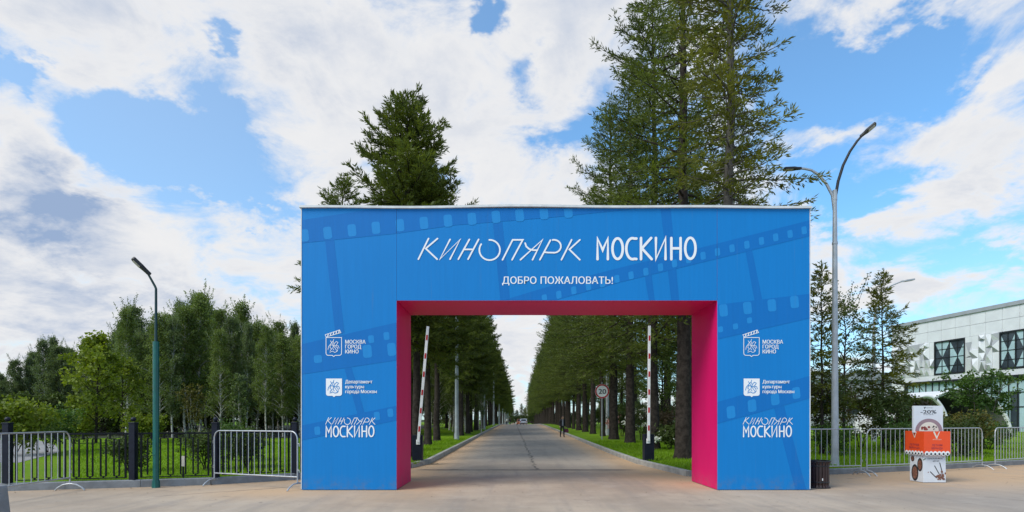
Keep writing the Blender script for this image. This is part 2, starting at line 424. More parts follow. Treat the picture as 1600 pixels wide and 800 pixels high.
def grassmat(name, dark, light):
    m, t, b = newmat(name)
    co = t.objco()
    n = t.noise(co, .35, 4.); f = t.noise(co, 14., 4., .7); g = t.noise(co, 60., 3., .7)
    col = t.mix(t.math('ADD', t.smooth(n, .35, .65, 0., .5), t.smooth(f, .3, .7, 0., .5)), dark, light)
    col = t.mix(t.smooth(g, .35, .65, 0., .6), col, tuple(k * .55 for k in dark))
    worn = t.math('MULTIPLY', t.smooth(t.noise(t.vmath('ADD', co, (2., 5., 0.)), .55, 6., .68), .52, .74), .5)
    col = t.mix(worn, col, (light[0] * .95, light[1] * .62, light[2] * 3.))
    t.put(b.inputs['Base Color'], col); b.inputs['Roughness'].default_value = .9; b.inputs['Specular IOR Level'].default_value = .15
    bn = t.new('ShaderNodeBump'); bn.inputs['Strength'].default_value = .7; bn.inputs['Distance'].default_value = .04
    t.put(bn.inputs['Height'], t.math('ADD', f, g)); t.l.new(bn.outputs[0], b.inputs['Normal'])
    return m
M['lawn'] = grassmat('mown lawn', (.115, .225, .004), (.205, .345, .008))
M['meadow'] = grassmat('meadow', (.045, .075, .018), (.08, .115, .03))
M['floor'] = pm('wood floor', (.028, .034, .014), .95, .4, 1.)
M['paving'] = pm('pale paving', (.27, .26, .25), .85, .12, 2., .3, 30.)

YS = [-30, -5, 5, 10, 14, 15, 16, 18, 20, 24, 30, 40, 50, 60, 70, 80, 88, 92, 98, 104, 112, 125, 138, 150, 180, 220, 300, 400, 900, 2500]
def sheet(name, left, right, ys, z, mat, kind='structure'):
    """strip of ground between two x(y) edges that follows the ground profile"""
    b = MB(); vs = []
    for y in ys: vs += [(left(y), y, G(y) + z), (right(y), y, G(y) + z)]
    b.add(vs, [(2 * i, 2 * i + 1, 2 * i + 3, 2 * i + 2) for i in range(len(ys) - 1)])
    return tag(b.build(name, mat, recalc=False), kind=kind)
sheet('ground', lambda y: -2500, lambda y: 2500, YS, -.06, 'meadow')
rc = lambda y: .45 + .0105 * y
RW = 3.42
# kerb lines (plan): the two lawns' front edges and the avenue's sides
leftfront = [(-60, 8.2), (-10.9, 11.95), (-8.2, 12.75), (-6.9, 13.2), (-5.4, 14.25), (-4.0, 15.6), (-3.1, 17.4)]
rightfront = [(4.15, 18.9), (4.62, 15.05), (8.0, 15.35), (12.0, 16.75), (16.6, 18.7), (24., 22.), (60, 38)]
far = [24, 30, 40, 50, 60, 70, 80, 88, 92, 98, 104, 112, 125, 138, 150, 180, 220, 300, 400]
leftside = [(rc(y) - RW, y) for y in [19] + far]
rightside = [(rc(y) + RW, y) for y in far]
# road sheet: forecourt and avenue in one
b = MB(); ys = [-30, -5, 5, 10, 14, 16, 18, 20] + far
vs = []
for y in ys:
    lx, rx = (-70, 70) if y <= 20 else (rc(y) - RW - .1, rc(y) + RW + .1)
    vs += [(lx, y, G(y)), (rx, y, G(y))]
b.add(vs, [(2 * i, 2 * i + 1, 2 * i + 3, 2 * i + 2) for i in range(len(ys) - 1)])
tag(b.build('road', 'asphalt', recalc=False), kind='structure')
def lawn(name, front, side, xfar, mat):
    """one lawn: a strip per depth from the kerb to far away at the side"""
    b = MB(); line = front + side
    vs = []
    sgn = -1 if xfar < 0 else 1
    for x, y in line: vs += [(x, y, G(y) + LAWN), (xfar, y, G(y) + LAWN)]
    fs = [(2 * i, 2 * i + 1, 2 * i + 3, 2 * i + 2) for i in range(len(line) - 1)]
    b.add(vs, fs)
    return tag(b.build(name, mat, recalc=False), kind='structure')
lawn('lawn', leftfront[0:], leftside, -400, 'lawn')
# right lawn: from the corner outwards along the front, and from the corner back along the avenue
b = MB(); vs = []
corner = rightfront[1]
front = rightfront[1:]
bs = [rightfront[0]] + rightside
for x, y in [corner] + bs:
    vs.append((x, y, G(y) + LAWN))
    # matching point on the far edge
    fx_ = np.interp(y, [p[1] for p in front], [p[0] for p in front]) if y < 38 else 60 + (y - 38) * 2.
    vs.append((fx_ if y > corner[1] else x + .01, y, G(y) + LAWN))
b.add(vs, [(2 * i, 2 * i + 1, 2 * i + 3, 2 * i + 2) for i in range(len(vs) // 2 - 1)])
# fill along the front edge
fr = [(x, y, G(y) + LAWN) for x, y in front]
tag(b.build('lawn', 'lawn', recalc=False), kind='structure')
def kerb(name, line, wd, top, mat, seg=1.0):
    """kerb stones along a line: inner edge follows the lawn, with joints every metre"""
    b = MB()
    for (x0, y0), (x1, y1) in zip(line[:-1], line[1:]):
        L = math.hypot(x1 - x0, y1 - y0); n = max(1, min(40, round(L / seg))) if y0 < 60 else 1
        ux, uy = (x1 - x0) / L, (y1 - y0) / L; nx, ny = -uy * wd / 2, ux * wd / 2
        g = .006 if n > 1 else 0
        for k in range(n):
            a, e = k / n, (k + 1) / n - g / L
            p = [(x0 + (x1 - x0) * q, y0 + (y1 - y0) * q) for q in (a, e)]
            c_ = .018
            prof = [(1., -.1), (1., top - c_), (1 - c_ / (wd / 2), top), (-1 + c_ / (wd / 2), top), (-1., top - c_), (-1., -.1)]
            vs = [(qx + nx * s_, qy + ny * s_, G(qy) + zz) for qx, qy in p for s_, zz in prof]
            fs = [(i, i + 1, 6 + i + 1, 6 + i) for i in range(5)] + [(0, 1, 2, 3, 4, 5), (6, 7, 8, 9, 10, 11)]
            b.add(vs, fs)
    return tag(b.build(name, mat), kind='structure')
kerb('kerb', leftfront, .12, .165, 'concrete_grey', 1.5)
kerb('kerb', [leftfront[-1]] + leftside, .16, .15, 'concrete')
kerb('kerb', [corner, rightfront[0]] + rightside, .16, .15, 'concrete')
kerb('kerb', front, .14, .15, 'concrete_grey', 1.5)
# wood floor, paths
def flat(name, pts, dz, mat):
    b = MB(); b.poly([(x, y, G(y) + dz) for x, y in pts]); return tag(b.build(name, mat, recalc=False), kind='structure')
def quadstrip(name, L, Rr, dz, mat):
    b = MB(); vs = []
    for (a, y1), (c_, y2) in zip(L, Rr): vs += [(a, y1, G(y1) + dz), (c_, y2, G(y2) + dz)]
    b.add(vs, [(2 * i, 2 * i + 1, 2 * i + 3, 2 * i + 2) for i in range(len(L) - 1)]); return tag(b.build(name, mat, recalc=False), kind='structure')
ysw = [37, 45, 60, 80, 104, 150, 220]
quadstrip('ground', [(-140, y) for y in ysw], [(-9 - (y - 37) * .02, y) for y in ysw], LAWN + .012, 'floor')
quadstrip('path', [(-60, 34), (-32, 31), (-25, 27), (-20.5, 22.5), (-18.5, 18)], [(-60, 37), (-28, 34), (-22.6, 28.5), (-18.2, 23.2), (-15.4, 18)], LAWN + .008, 'paving')
quadstrip('path', [(10.2, 26.2), (12.5, 22.6), (16, 20.6), (22, 22.2)], [(11.3, 27), (13.2, 23.6), (16.2, 21.7), (21.5, 23.6)], LAWN + .008, 'paving')

# ------------------------------------------------------------------ welcome arch
AY, AD = 12.16, 1.72
K = AY / F
def ax(x): return (x - 800) * K
def azz(y): return CAMH + (HY - y) * K
arch = thing('welcome_arch', (ax(870), AY, 0), 'bright blue welcome gate with magenta inside faces spanning the road', 'arch')
def local(o): o.matrix_parent_inverse = Matrix.Translation(arch.location).inverted(); return o
ZT = azz(325.5)
def archbox(name, x0, x1, z0, z1, pink):
    b = MB()
    b.box(((x0 + x1) / 2, AY + AD / 2, (z0 + z1) / 2), (x1 - x0, AD, z1 - z0))
    # which face is magenta: 0 = left, 1 = right, 4 = bottom
    b.mi[pink] = 1
    return local(b.build(name, ['blue', 'pink'], arch))
archbox('pillar', ax(471), ax(619.6), .012, ZT, 1)
archbox('pillar', ax(1120.6), ax(1265.5), .012, ZT, 0)
archbox('lintel', ax(619.6) + .004, ax(1120.6) - .004, azz(469.5), ZT, 4)
# top flashing, a little wavy
b = MB(); n = 40; y0, y1 = AY - .05, AY + AD + .05
vs = []
for i in range(n + 1):
    xx = ax(468.5) + (ax(1267.5) - ax(468.5)) * i / n
    zz = ZT + .02 * math.sin(i * .32 + 2.2) * math.sin(i * .11) + .004
    vs += [(xx, y0, zz), (xx, y0, zz + .045), (xx, y1, zz + .045), (xx, y1, zz)]
fs = []
for i in range(n):
    for k in range(4): fs.append((4 * i + k, 4 * i + (k + 1) % 4, 4 * i + 4 + (k + 1) % 4, 4 * i + 4 + k))
fs += [(0, 1, 2, 3), (4 * n, 4 * n + 3, 4 * n + 2, 4 * n + 1)]
b.add(vs, fs)
local(b.build('top_flashing', 'flash', arch))
# corner trims of the pillars and a dark skirting gap
b = MB()
for xx in (471, 1265.5):
    b = MB(); b.box((ax(xx), AY - .002, (ZT + .02) / 2), (.016, .016, ZT - .03))
    local(b.build('corner_trim', 'flash', arch))
# --- film strip print, clipped to the front of the gate
RECTS = [(471.6, 326.5, 619.2, 765.0), (620.2, 326.5, 1120.2, 468.8), (1121.2, 326.5, 1264.9, 765.0)]
def clip(poly, r):
    def cut(p, f, itp):
        o = []
        for i in range(len(p)):
            a, b_ = p[i - 1], p[i]
            if f(b_):
                if not f(a): o.append(itp(a, b_))
                o.append(b_)
            elif f(a): o.append(itp(a, b_))
        return o
    def ix(v): return lambda a, b_: (v, a[1] + (b_[1] - a[1]) * (v - a[0]) / (b_[0] - a[0]))
    def iy(v): return lambda a, b_: (a[0] + (b_[0] - a[0]) * (v - a[1]) / (b_[1] - a[1]), v)
    for f, it in ((lambda p: p[0] >= r[0], ix(r[0])), (lambda p: p[0] <= r[2], ix(r[2])), (lambda p: p[1] >= r[1], iy(r[1])), (lambda p: p[1] <= r[3], iy(r[3]))):
        if poly: poly = cut(poly, f, it)
    return poly
def print_poly(mb, poly, off, mi=0):
    for r in RECTS:
        q = clip(poly, r)
        if len(q) >= 3: mb.poly([(ax(x), AY - off, azz(y)) for x, y in q][::-1], mi)
def rrect(cx, cy, w_, h_, sk=0., r=.28):
    pts = []
    for sx, sy, a0 in ((1, 1, 0), (-1, 1, 90), (-1, -1, 180), (1, -1, 270)):
        for k in range(4):
            a = R(a0 + 30 * k); rr = r * min(w_, h_)
            X = sx * (w_ / 2 - rr) + rr * math.cos(a); Y = sy * (h_ / 2 - rr) + rr * math.sin(a)
            pts.append((cx + X + .1 * Y * (1 if sk else 0), cy + Y + X * sk))
    return pts
bars = [[(508, 376), (522, 374), (538, 520), (524, 523)], [(770.5, 350), (785, 347), (797, 470), (782, 470)],
        [(1032, 326), (1048, 326), (1061, 470), (1049, 470)], [(1164, 388), (1174, 386), (1191, 468), (1179, 470)],
        [(1007, 430), (1018, 428), (1023, 470), (1014, 470)], [(538, 575), (549, 573), (571, 650), (560, 652)],
        [(1208, 632), (1224, 630), (1260, 766), (1243, 766)]]
bands = [[(471, 344), (590, 325.6), (800, 300), (1000, 290), (1000, 326), (969, 329), (860, 340), (710, 352), (619, 365), (471, 380)],
         [(790, 468), (860, 447), (954, 422), (1091, 388), (1266, 344), (1268, 368), (1122, 404), (1060, 419), (969, 441), (860, 471)],
         [(1122, 476), (1266, 459), (1266, 497), (1122, 530)], [(471, 538), (619, 504), (619, 563), (471, 585)],
         [(471, 665), (619, 634), (619, 657), (471, 688)], [(1121, 628), (1266, 587), (1266, 622), (1121, 662)]]
holes = [(x, y, 13, 19, -.1) for x, y in ((476, 368), (512, 364), (550, 360), (587.5, 356), (625, 352), (662.5, 348.5), (700, 345), (737.5, 342), (775, 339), (812, 336.6), (850, 333.4), (888, 331))]
holes += [(860 + X / 3.2, 310 + Y / 3.2, 8, 12, -.2) for X, Y in ((1268, 160), (1198, 178), (1126, 195), (1055, 213), (982, 232), (908, 250), (835, 268), (763, 287), (690, 305), (620, 325), (550, 345), (477, 367), (403, 385), (332, 403), (260, 425), (190, 440), (117, 460), (42, 482), (-30, 500))]
holes += [(860 + X / 3.2, 310 + Y / 3.2, 13, 19, -.1) for X, Y in ((865, 560), (985, 548), (1107, 535), (1220, 518))]
holes += [(860 + X / 3.2, 310 + Y / 3.2, 8, 9, -.2) for X, Y in ((850, 655), (925, 640), (995, 610))]
holes += [(497, 561, 13, 12, -.1), (574, 549, 14, 20, -.1), (612, 546, 13, 20, -.1), (580, 530, 9, 12, -.1), (604, 525, 9, 12, -.1), (496, 673, 9, 13, -.1), (589, 650, 9, 13, -.1), (610, 645, 9, 13, -.1)]
holes += [(1142, 644, 13, 19, -.2), (1175, 634, 13, 19, -.2), (1211, 624, 13, 18, -.2), (1244, 614, 12, 18, -.2)]
b = MB()
for p in bars: print_poly(b, p, .002, 0)
for i, p in enumerate(bands): print_poly(b, p, .0035, 0)
for h in holes: print_poly(b, rrect(*h[:4], sk=h[4]), .005, 1)
local(b.build('film_strip_print', ['blue_dark', 'blue_light'], arch, recalc=False))
# --- lettering
def ell(cx, cy, rx, ry, a0, a1, n=28): return [(cx + rx * math.cos(R(a0 + (a1 - a0) * i / n)), cy - ry * math.sin(R(a0 + (a1 - a0) * i / n))) for i in range(n + 1)]
KINO = [[(48, 157), (103, 45)], [(152, 45), (88, 99), (150, 157)], [(220, 50), (165, 157), (275, 50), (220, 157)],
        [(325, 50), (265, 157)], [(375, 50), (318, 157)], [(294, 104), (346, 104)], ell(435, 107, 56, 55, 92, -215),
        [(505, 160), (560, 52), (615, 52), (557, 160)], [(602, 160), (722, 52), (668, 160)], [(628, 70), (634, 88), (650, 102), (672, 108), (694, 108)],
        [(765, 54), (708, 160)], ell(784, 87, 38, 35, 100, -95, 20) + [(752, 121), (731, 119)], [(880, 52), (825, 160)], [(925, 52), (868, 104), (925, 160)]]
MOSK = [[(1021, 157), (1021, 45), (1049, 108), (1077, 45), (1077, 157)], ell(1130, 100, 28, 56, 0, 360), [(1232, 45)] + ell(1211, 100, 34, 57, 75, 285, 22) + [(1232, 156)],
        [(1257, 42), (1257, 157)], [(1312, 42), (1262, 98), (1315, 157)], [(1338, 42), (1338, 157), (1390, 42), (1390, 157)],
        [(1422, 42), (1422, 157)], [(1472, 42), (1472, 157)], [(1422, 98), (1472, 98)], ell(1525, 98, 28, 57, 0, 360)]
b = MB(); lay = [0]
def write(strokes, sx, ox, sy, oy, wd):
    for s_ in strokes:
        lay[0] += 1
        pts = [(ax(ox + x * sx), azz(oy + y * sy)) for x, y in s_]
        cl = math.hypot(pts[0][0] - pts[-1][0], pts[0][1] - pts[-1][1]) < 1e-4
        stroke(b, pts[:-1] if cl else pts, wd * K, AY - .007 - .0006 * (lay[0] % 7), 0, cl)
q = 1 / 3.478
def done(nm='lettering', mats='white'):
    global b
    local(b.build(nm, mats, arch, recalc=False)); b = MB()
write(KINO, q, 640, q, 360, 2.5); done(); write(MOSK, q, 640, q, 360, 4.0); done()
def fa(x, z): return (x, AY - .007, z)
def bold(body, x0, x1, zb, cap, e):
    for k_ in (0, 1): text_into(b, body, x0 + k_ * e, x1 - e + k_ * e, zb, cap, lambda x, z: (x, AY - .007 - .0008 * k_, z))
bold('ДОБРО', ax(784.6), ax(838.3), azz(443.5), 11.3 * K, .006); done(); bold('ПОЖАЛОВАТЬ!', ax(844.6), ax(957.7), azz(443.5), 11.3 * K, .006); done()
for dx_ in (0, 651.8):
    sx = 77 / 877; write(KINO, sx, 509 + dx_ - 48 * sx, 10.5 / 113, 652.5 - 46 * 10.5 / 113, .95)
    sx = 76 / 543; write(MOSK, sx, 509 + dx_ - 1015 * sx, 16.5 / 115, 665.8 - 42 * 16.5 / 115, 2.1); done()
    for s_, x1, yb, h in (('МОСКВА', 571.5, 537, 6.0), ('ГОРОД', 564.5, 544.6, 6.0), ('КИНО', 560.5, 552.2, 6.0)):
        bold(s_, ax(539.5 + dx_), ax(x1 + dx_), azz(yb), h * K, .0045)
    done()
    for s_, x1, yb, h in (('Департамент', 582, 599, 5.3), ('культуры', 569, 606.8, 5.3), ('города Москвы', 589, 614.3, 5.3)):
        bold(s_, ax(539.5 + dx_), ax(x1 + dx_), azz(yb), h * K, .0045)
    done()
# --- emblems: outlined shield with a clapper board above, and a filled shield; a rider with a lance inside both
RIDER = [[(.0, .80), (-.06, .60), (.06, .18)], [(-.06, .60), (-.30, .32), (-.54, -.02), (-.60, -.34)], [(-.34, .64), (.34, -.50)],
         [(.08, .34), (.26, .56), (.44, .46), (.36, .30), (.22, .10)], [(.22, .12), (.48, .06), (.56, -.20)], [(.20, .0), (.38, -.12), (.42, -.32)],
         [(-.30, .20), (-.02, .10), (.20, .10)], [(-.30, .20), (-.40, -.10), (-.22, -.26), (-.38, -.50)], [(-.04, .06), (-.10, -.22), (.02, -.40)],
         [(-.40, -.64), (-.12, -.52), (.10, -.66), (.32, -.58), (.42, -.42)]]
def shield(cx, cy, w_, h_):
    hw, hh = w_ / 2, h_ / 2; r = w_ * .14
    p = [(cx - hw, cy - hh), (cx + hw, cy - hh), (cx + hw, cy + hh - r)]
    p += [(cx + hw - r + r * math.sin(R(90 - a)), cy + hh - r + r * math.cos(R(90 - a))) for a in (30, 60, 90)]
    p += [(cx + w_ * .10, cy + hh), (cx, cy + hh + w_ * .08), (cx - w_ * .10, cy + hh), (cx - hw + r, cy + hh)]
    p += [(cx - hw + r - r * math.sin(R(a)), cy + hh - r + r * math.cos(R(a))) for a in (30, 60, 90)]
    return p
b = MB()
def pen(pts, wd, mi, cl=False, off=.008): stroke(b, [(ax(x), azz(y)) for x, y in pts], wd * K, AY - off, mi, cl)
for dx_ in (0, 652.3):
    pen(shield(521.7 + dx_, 541.4, 24.2, 27.8), 1.0, 0, True)
    cl_ = [(508.3 + dx_, 523.2), (530.6 + dx_, 515.6), (532.8 + dx_, 519.8), (509.8 + dx_, 526.6)]
    pen(cl_, .9, 0, True)
    for i in range(5):
        f0 = .06 + i * .19; f1 = f0 + .13
        A = [(cl_[3][0] + (cl_[2][0] - cl_[3][0]) * f, cl_[3][1] + (cl_[2][1] - cl_[3][1]) * f) for f in (f0, f0 + .07)]
        B = [(cl_[0][0] + (cl_[1][0] - cl_[0][0]) * f, cl_[0][1] + (cl_[1][1] - cl_[0][1]) * f) for f in (f1 + .07, f1)]
        print_poly(b, A + B, .0088, 0)
    for i, s_ in enumerate(RIDER): pen([(521.7 + dx_ + x * 15, 541.5 - y * 14) for x, y in s_], .75, 0, False, .0085 + .0004 * i)
    done('emblem', ['white', 'blue_light'])
    print_poly(b, shield(522 + dx_, 605, 25, 27), .007, 0)
    for i, s_ in enumerate(RIDER): pen([(522 + dx_ + x * 16, 605 - y * 14) for x, y in s_], .95, 1, False, .0085 + .0004 * i)
    done('emblem', ['white', 'blue_light'])

# ------------------------------------------------------------------ trees
class Leaves:
    def __init__(s): s.c = []; s.d = []; s.n = []; s.l = []; s.w = []
    def add(s, c, d_, n, l, w_): s.c.append(c); s.d.append(d_); s.n.append(n); s.l.append(l); s.w.append(w_)
    def build(s, name, mat, parent, split=None, mat2=None):
        c = np.concatenate(s.c); d_ = np.concatenate(s.d); n = np.concatenate(s.n); l = np.concatenate(s.l)[:, None]; wd = np.concatenate(s.w)[:, None]
        d_ /= np.linalg.norm(d_, axis=1, keepdims=True) + 1e-9
        u = np.cross(d_, n); u /= np.linalg.norm(u, axis=1, keepdims=True) + 1e-9
        N = len(c); v = np.empty((N, 4, 3), np.float32)
        v[:, 0] = c; v[:, 1] = c + d_ * l * .5 + u * wd * .5; v[:, 2] = c + d_ * l; v[:, 3] = c + d_ * l * .5 - u * wd * .5
        me = bpy.data.meshes.new(name)
        me.vertices.add(4 * N); me.vertices.foreach_set('co', v.ravel())
        me.loops.add(4 * N); me.loops.foreach_set('vertex_index', np.arange(4 * N, dtype=np.int32))
        me.polygons.add(N); me.polygons.foreach_set('loop_start', np.arange(0, 4 * N, 4, dtype=np.int32)); me.polygons.foreach_set('loop_total', np.full(N, 4, np.int32))
        me.materials.append(M[mat]); me.update(); me.validate()
        o = bpy.data.objects.new(name, me); COL.objects.link(o); o.parent = parent
        return o
def unit(rng, n):
    v = rng.normal(size=(n, 3)); return v / np.linalg.norm(v, axis=1, keepdims=True)
def larch(seed, H, Rr, z0, dens=1., mat='larch', rtrunk=None, bark='bark', ex=.72, low=.10, ls=1., rise=58, lmin=.48, wav=.15):
    rng = np.random.default_rng(seed); tm = MB(); lv = Leaves()
    root = thing('larch_tree', (0, 0, 0), 'larch', 'tree')
    r0 = rtrunk or (H * .0125 + .03)
    wob = rng.normal(size=(12, 2)) * .05 * np.linspace(.2, 1, 12)[:, None] * H / 16
    zz = np.linspace(0, H, 12)
    pts = [(wob[i, 0], wob[i, 1], zz[i]) for i in range(12)]; pts[0] = (0, 0, -.15)
    rad = [r0 * (1.0 - .93 * t ** .9) for t in np.linspace(0, 1, 12)]; rad[0] = r0 * 1.35
    tm.tube(pts[:1] + [(0, 0, .35)] + pts[1:], rad[:1] + [r0 * 1.02] + rad[1:], 9, 0, False)
    # dead twigs stubs on the bare trunk
    for _ in range(14):
        z = rng.uniform(1.2, z0 + 1); a = rng.uniform(0, 6.28); L = rng.uniform(.3, .9)
        p = np.array([np.cos(a), np.sin(a), rng.uniform(-.3, .2)])
        tm.tube([(0, 0, z), tuple(np.array([0, 0, z]) + p * L)], [.018, .005], 3, 0, False)
    nb = int(11.5 * (H - z0) * dens ** .5)
    for i in range(nb):
        t = (i + rng.uniform(0, 1)) / nb
        z = z0 + (H - z0 - .15) * t
        a = i * 2.39996 + rng.normal() * .5
        prof = Rr * ((1 - t) ** ex * .97 + .05)
        if t < low: prof *= .5 + .5 * t / low
        L = prof * rng.uniform(lmin, 1.10) * (1 + wav * math.sin(z * 2.1 + seed) * math.sin(a * 1. + z * .7))
        if rng.random() < .10 and wav > .1: L *= 1.18
        el = R(-12 + rise * t ** 1.1 + rng.normal() * 7)
        bx, by = np.interp(z, zz, wob[:, 0]), np.interp(z, zz, wob[:, 1])
        ca, sa = np.cos(a), np.sin(a); P = [np.array([bx, by, z])]; ns = 6
        e = el; az_ = a
        for k in range(ns):
            st = L / ns
            P.append(P[-1] + st * np.array([np.cos(az_) * np.cos(e), np.sin(az_) * np.cos(e), np.sin(e)]))
            e += R(-5 if k < 2 else 7) + rng.normal() * .06; az_ += rng.normal() * .09
        P = np.array(P)
        tm.tube([tuple(p) for p in P], [max(.006, (.008 + .012 * L) * (1 - k / (ns + .5))) for k in range(ns + 1)], 4, 0, False)
        s = .12 * L
        while s < L:
            f = s / L * ns; k = min(ns - 1, int(f)); q_ = P[k] + (P[k + 1] - P[k]) * (f - k); bd = (P[k + 1] - P[k]) / np.linalg.norm(P[k + 1] - P[k])
            side = np.cross(bd, [0, 0, 1]); side /= np.linalg.norm(side) + 1e-9
            for sg in (1, -1):
                if rng.random() > .93: continue
                ln = (.16 + .42 * (1 - s / L) + .12 * rng.random()) * min(1.15, .35 + .42 * L)
                dr = side * sg * rng.uniform(.35, .95) + bd * rng.uniform(.5, 1.1) + np.array([0, 0, rng.uniform(-.42, .34)])
                dr /= np.linalg.norm(dr)
                m = max(3, int(ln / .072 * dens)); tt = (np.arange(m) + rng.random(m)) / m * ln
                c = q_ + dr * tt[:, None] + rng.normal(size=(m, 3)) * .02
                c[:, 2] -= (tt / max(ln, .01)) ** 2 * .10 * ln
                for rep in range(2):
                    dd = dr * .9 + unit(rng, m) * .62 + np.array([0, 0, .12])
                    lv.add(c, dd, unit(rng, m), rng.uniform(.12, .27, m) * ls, rng.uniform(.030, .056, m) * ls)
            s += rng.uniform(.12, .23)
        # tip tuft
        m = 10; bd = P[-1] - P[-2]; bd /= np.linalg.norm(bd)
        lv.add(P[-2] + (P[-1] - P[-2]) * np.linspace(0, 1.1, m)[:, None], bd + unit(rng, m) * .6, unit(rng, m), rng.uniform(.12, .22, m), rng.uniform(.026, .046, m))
    m = 60; c = np.stack([np.full(m, wob[-1, 0]), np.full(m, wob[-1, 1]), H - 1.0 + np.linspace(0, 1.05, m)], 1) + rng.normal(size=(m, 3)) * .05
    lv.add(c, np.array([0, 0, .8]) + unit(rng, m), unit(rng, m), rng.uniform(.14, .24, m), rng.uniform(.028, .05, m))
    tm.build('trunk', bark, root, recalc=False); lv.build('crown', mat, root)
    return root
def broadleaf(seed, H, Rr, z0, name='birch_tree', mat='birch', bark='birchbark', leaf=.12, nb=46, twigs=7, per=16, droop=.5, up=50, r0=None, shape='oval', stems=1, spread=0., mat_b=None, cat='tree', label='x'):
    rng = np.random.default_rng(seed); tm = MB(); lv = Leaves(); lb = Leaves()
    root = thing(name, (0, 0, 0), label, cat)
    r0 = r0 or H * .0085 + .012
    for sti in range(stems):
        sa = 2 * math.pi * sti / stems + rng.random(); sp = spread * (rng.uniform(.5, 1.1) if stems > 1 else 0)
        h = H * (rng.uniform(.8, 1.) if stems > 1 else 1.)
        zz = np.linspace(0, h, 9); wob = np.cumsum(rng.normal(size=(9, 2)) * .022 * H / 9 * 2, 0)
        axp = np.stack([wob[:, 0] + np.cos(sa) * sp * (zz / h) ** .8, wob[:, 1] + np.sin(sa) * sp * (zz / h) ** .8, zz], 1); axp[0] = (np.cos(sa) * .06 * (stems > 1), np.sin(sa) * .06 * (stems > 1), -.1)
        rs = r0 / (stems ** .4)
        tm.tube([tuple(p) for p in axp], [rs * (1.1 - .98 * t) for t in np.linspace(0, 1, 9)], 7, 0, False)
        nbs = max(3, nb // stems)
        for i in range(nbs):
            t = (i + rng.random()) / nbs; z = z0 * (h / H) + (h - z0 * (h / H)) * t ** .92
            base = np.array([np.interp(z, zz, axp[:, k]) for k in range(3)])
            if shape == 'oval': prof = math.sin(math.pi * min(1, .16 + .84 * t) ** .9) * .85 + .22 * (1 - t)
            elif shape == 'birch': prof = (1 - t) ** .62 * (.55 + .45 * min(1, t / .22)) + .07
            elif shape == 'cone': prof = (1 - t) ** .8 + .08
            else: prof = .35 + .65 * math.sqrt(max(0, t))            # umbrella
            L = Rr * prof * rng.uniform(.6, 1.15)
            a = i * 2.39996 + rng.normal() * .5; e = R(up - 14 * t if shape != 'umbrella' else 20 + 20 * t) + rng.normal() * .16
            P = [base]
            for k in range(5):
                P.append(P[-1] + L / 5 * np.array([np.cos(a) * np.cos(e), np.sin(a) * np.cos(e), np.sin(e)])); e -= R(9 * droop * 2) + rng.normal() * .08; a += rng.normal() * .14
            P = np.array(P)
            tm.tube([tuple(p) for p in P], [max(.004, rs * .42 * (1 - .16 * k) * min(1, L)) for k in range(6)], 4, 0, False)
            for j in range(twigs):
                f = rng.uniform(.25, 1.) ** .7 * 5; k = min(4, int(f)); q_ = P[k] + (P[k + 1] - P[k]) * (f - k)
                dr = (P[k + 1] - P[k]) / np.linalg.norm(P[k + 1] - P[k]) * .6 + unit(rng, 1)[0] * .9; dr[2] -= droop * .7; dr /= np.linalg.norm(dr)
                ln = rng.uniform(.35, .8) * min(1., .45 + Rr * .22)
                m = per; tt = rng.random(m) ** .8 * ln
                c = q_ + dr * tt[:, None] + rng.normal(size=(m, 3)) * .08 * min(1.4, Rr * .6)
                c[:, 2] -= droop * (tt ** 2) * .5
                tgt = lb if (mat_b and rng.random() < .4) else lv
                tgt.add(c, unit(rng, m) + np.array([0, 0, -.35 * droop]), unit(rng, m), rng.uniform(.7, 1.3, m) * leaf, rng.uniform(.5, .9, m) * leaf)
        if H > 6 and shape in ('birch', 'cone', 'oval'):        # thin leaders that stick out of the top
            for j in range(9):
                zt = h - abs(rng.normal()) * .16 * h; base = np.array([np.interp(zt, zz, axp[:, k]) for k in range(3)]); Lh = rng.uniform(.8, 1.7)
                dr = np.array([rng.normal() * .30, rng.normal() * .30, 1.]); dr /= np.linalg.norm(dr); base = base + np.array([dr[0], dr[1], 0]) * 1.1
                tm.tube([tuple(base), tuple(base + dr * Lh)], [.015, .004], 3, 0, False)
                m = 46; tt = rng.random(m) * Lh * 1.04
                lv.add(base + dr * tt[:, None] + rng.normal(size=(m, 3)) * (.10 * (1.15 - tt / Lh))[:, None], unit(rng, m) + np.array([0, 0, .2]), unit(rng, m), rng.uniform(.6, 1.1, m) * leaf, rng.uniform(.4, .7, m) * leaf)
    tm.build('trunk' if stems == 1 else 'stems', bark, root, recalc=False)
    lv.build('crown' if cat == 'tree' else 'foliage', mat, root)
    if lb.c: lb.build('crown' if cat == 'tree' else 'foliage', mat_b, root)
    return root

rnd = random.Random(5)
ORD = ['first', 'second', 'third', 'fourth', 'fifth', 'sixth', 'seventh', 'eighth', 'ninth', 'tenth', 'eleventh', 'twelfth']
LA = larch(11, 21.0, 3.4, 4.6, .74, ex=.5, ls=.88); LB = larch(12, 20.5, 4.3, 4.2, .84, ex=.48); LC = larch(13, 13.3, 3.25, 4.2, 1.9, ex=.50, low=.3, rise=50, lmin=.62, wav=.05); LD = larch(14, 13.4, 2.95, 4.2, 1.25, ex=.55, low=.45)
LG = larch(15, 21.5, 2.42, 4.8, 1.25, 'larch_gold', rtrunk=.19, bark='bark_grey', ex=.5, ls=.78)
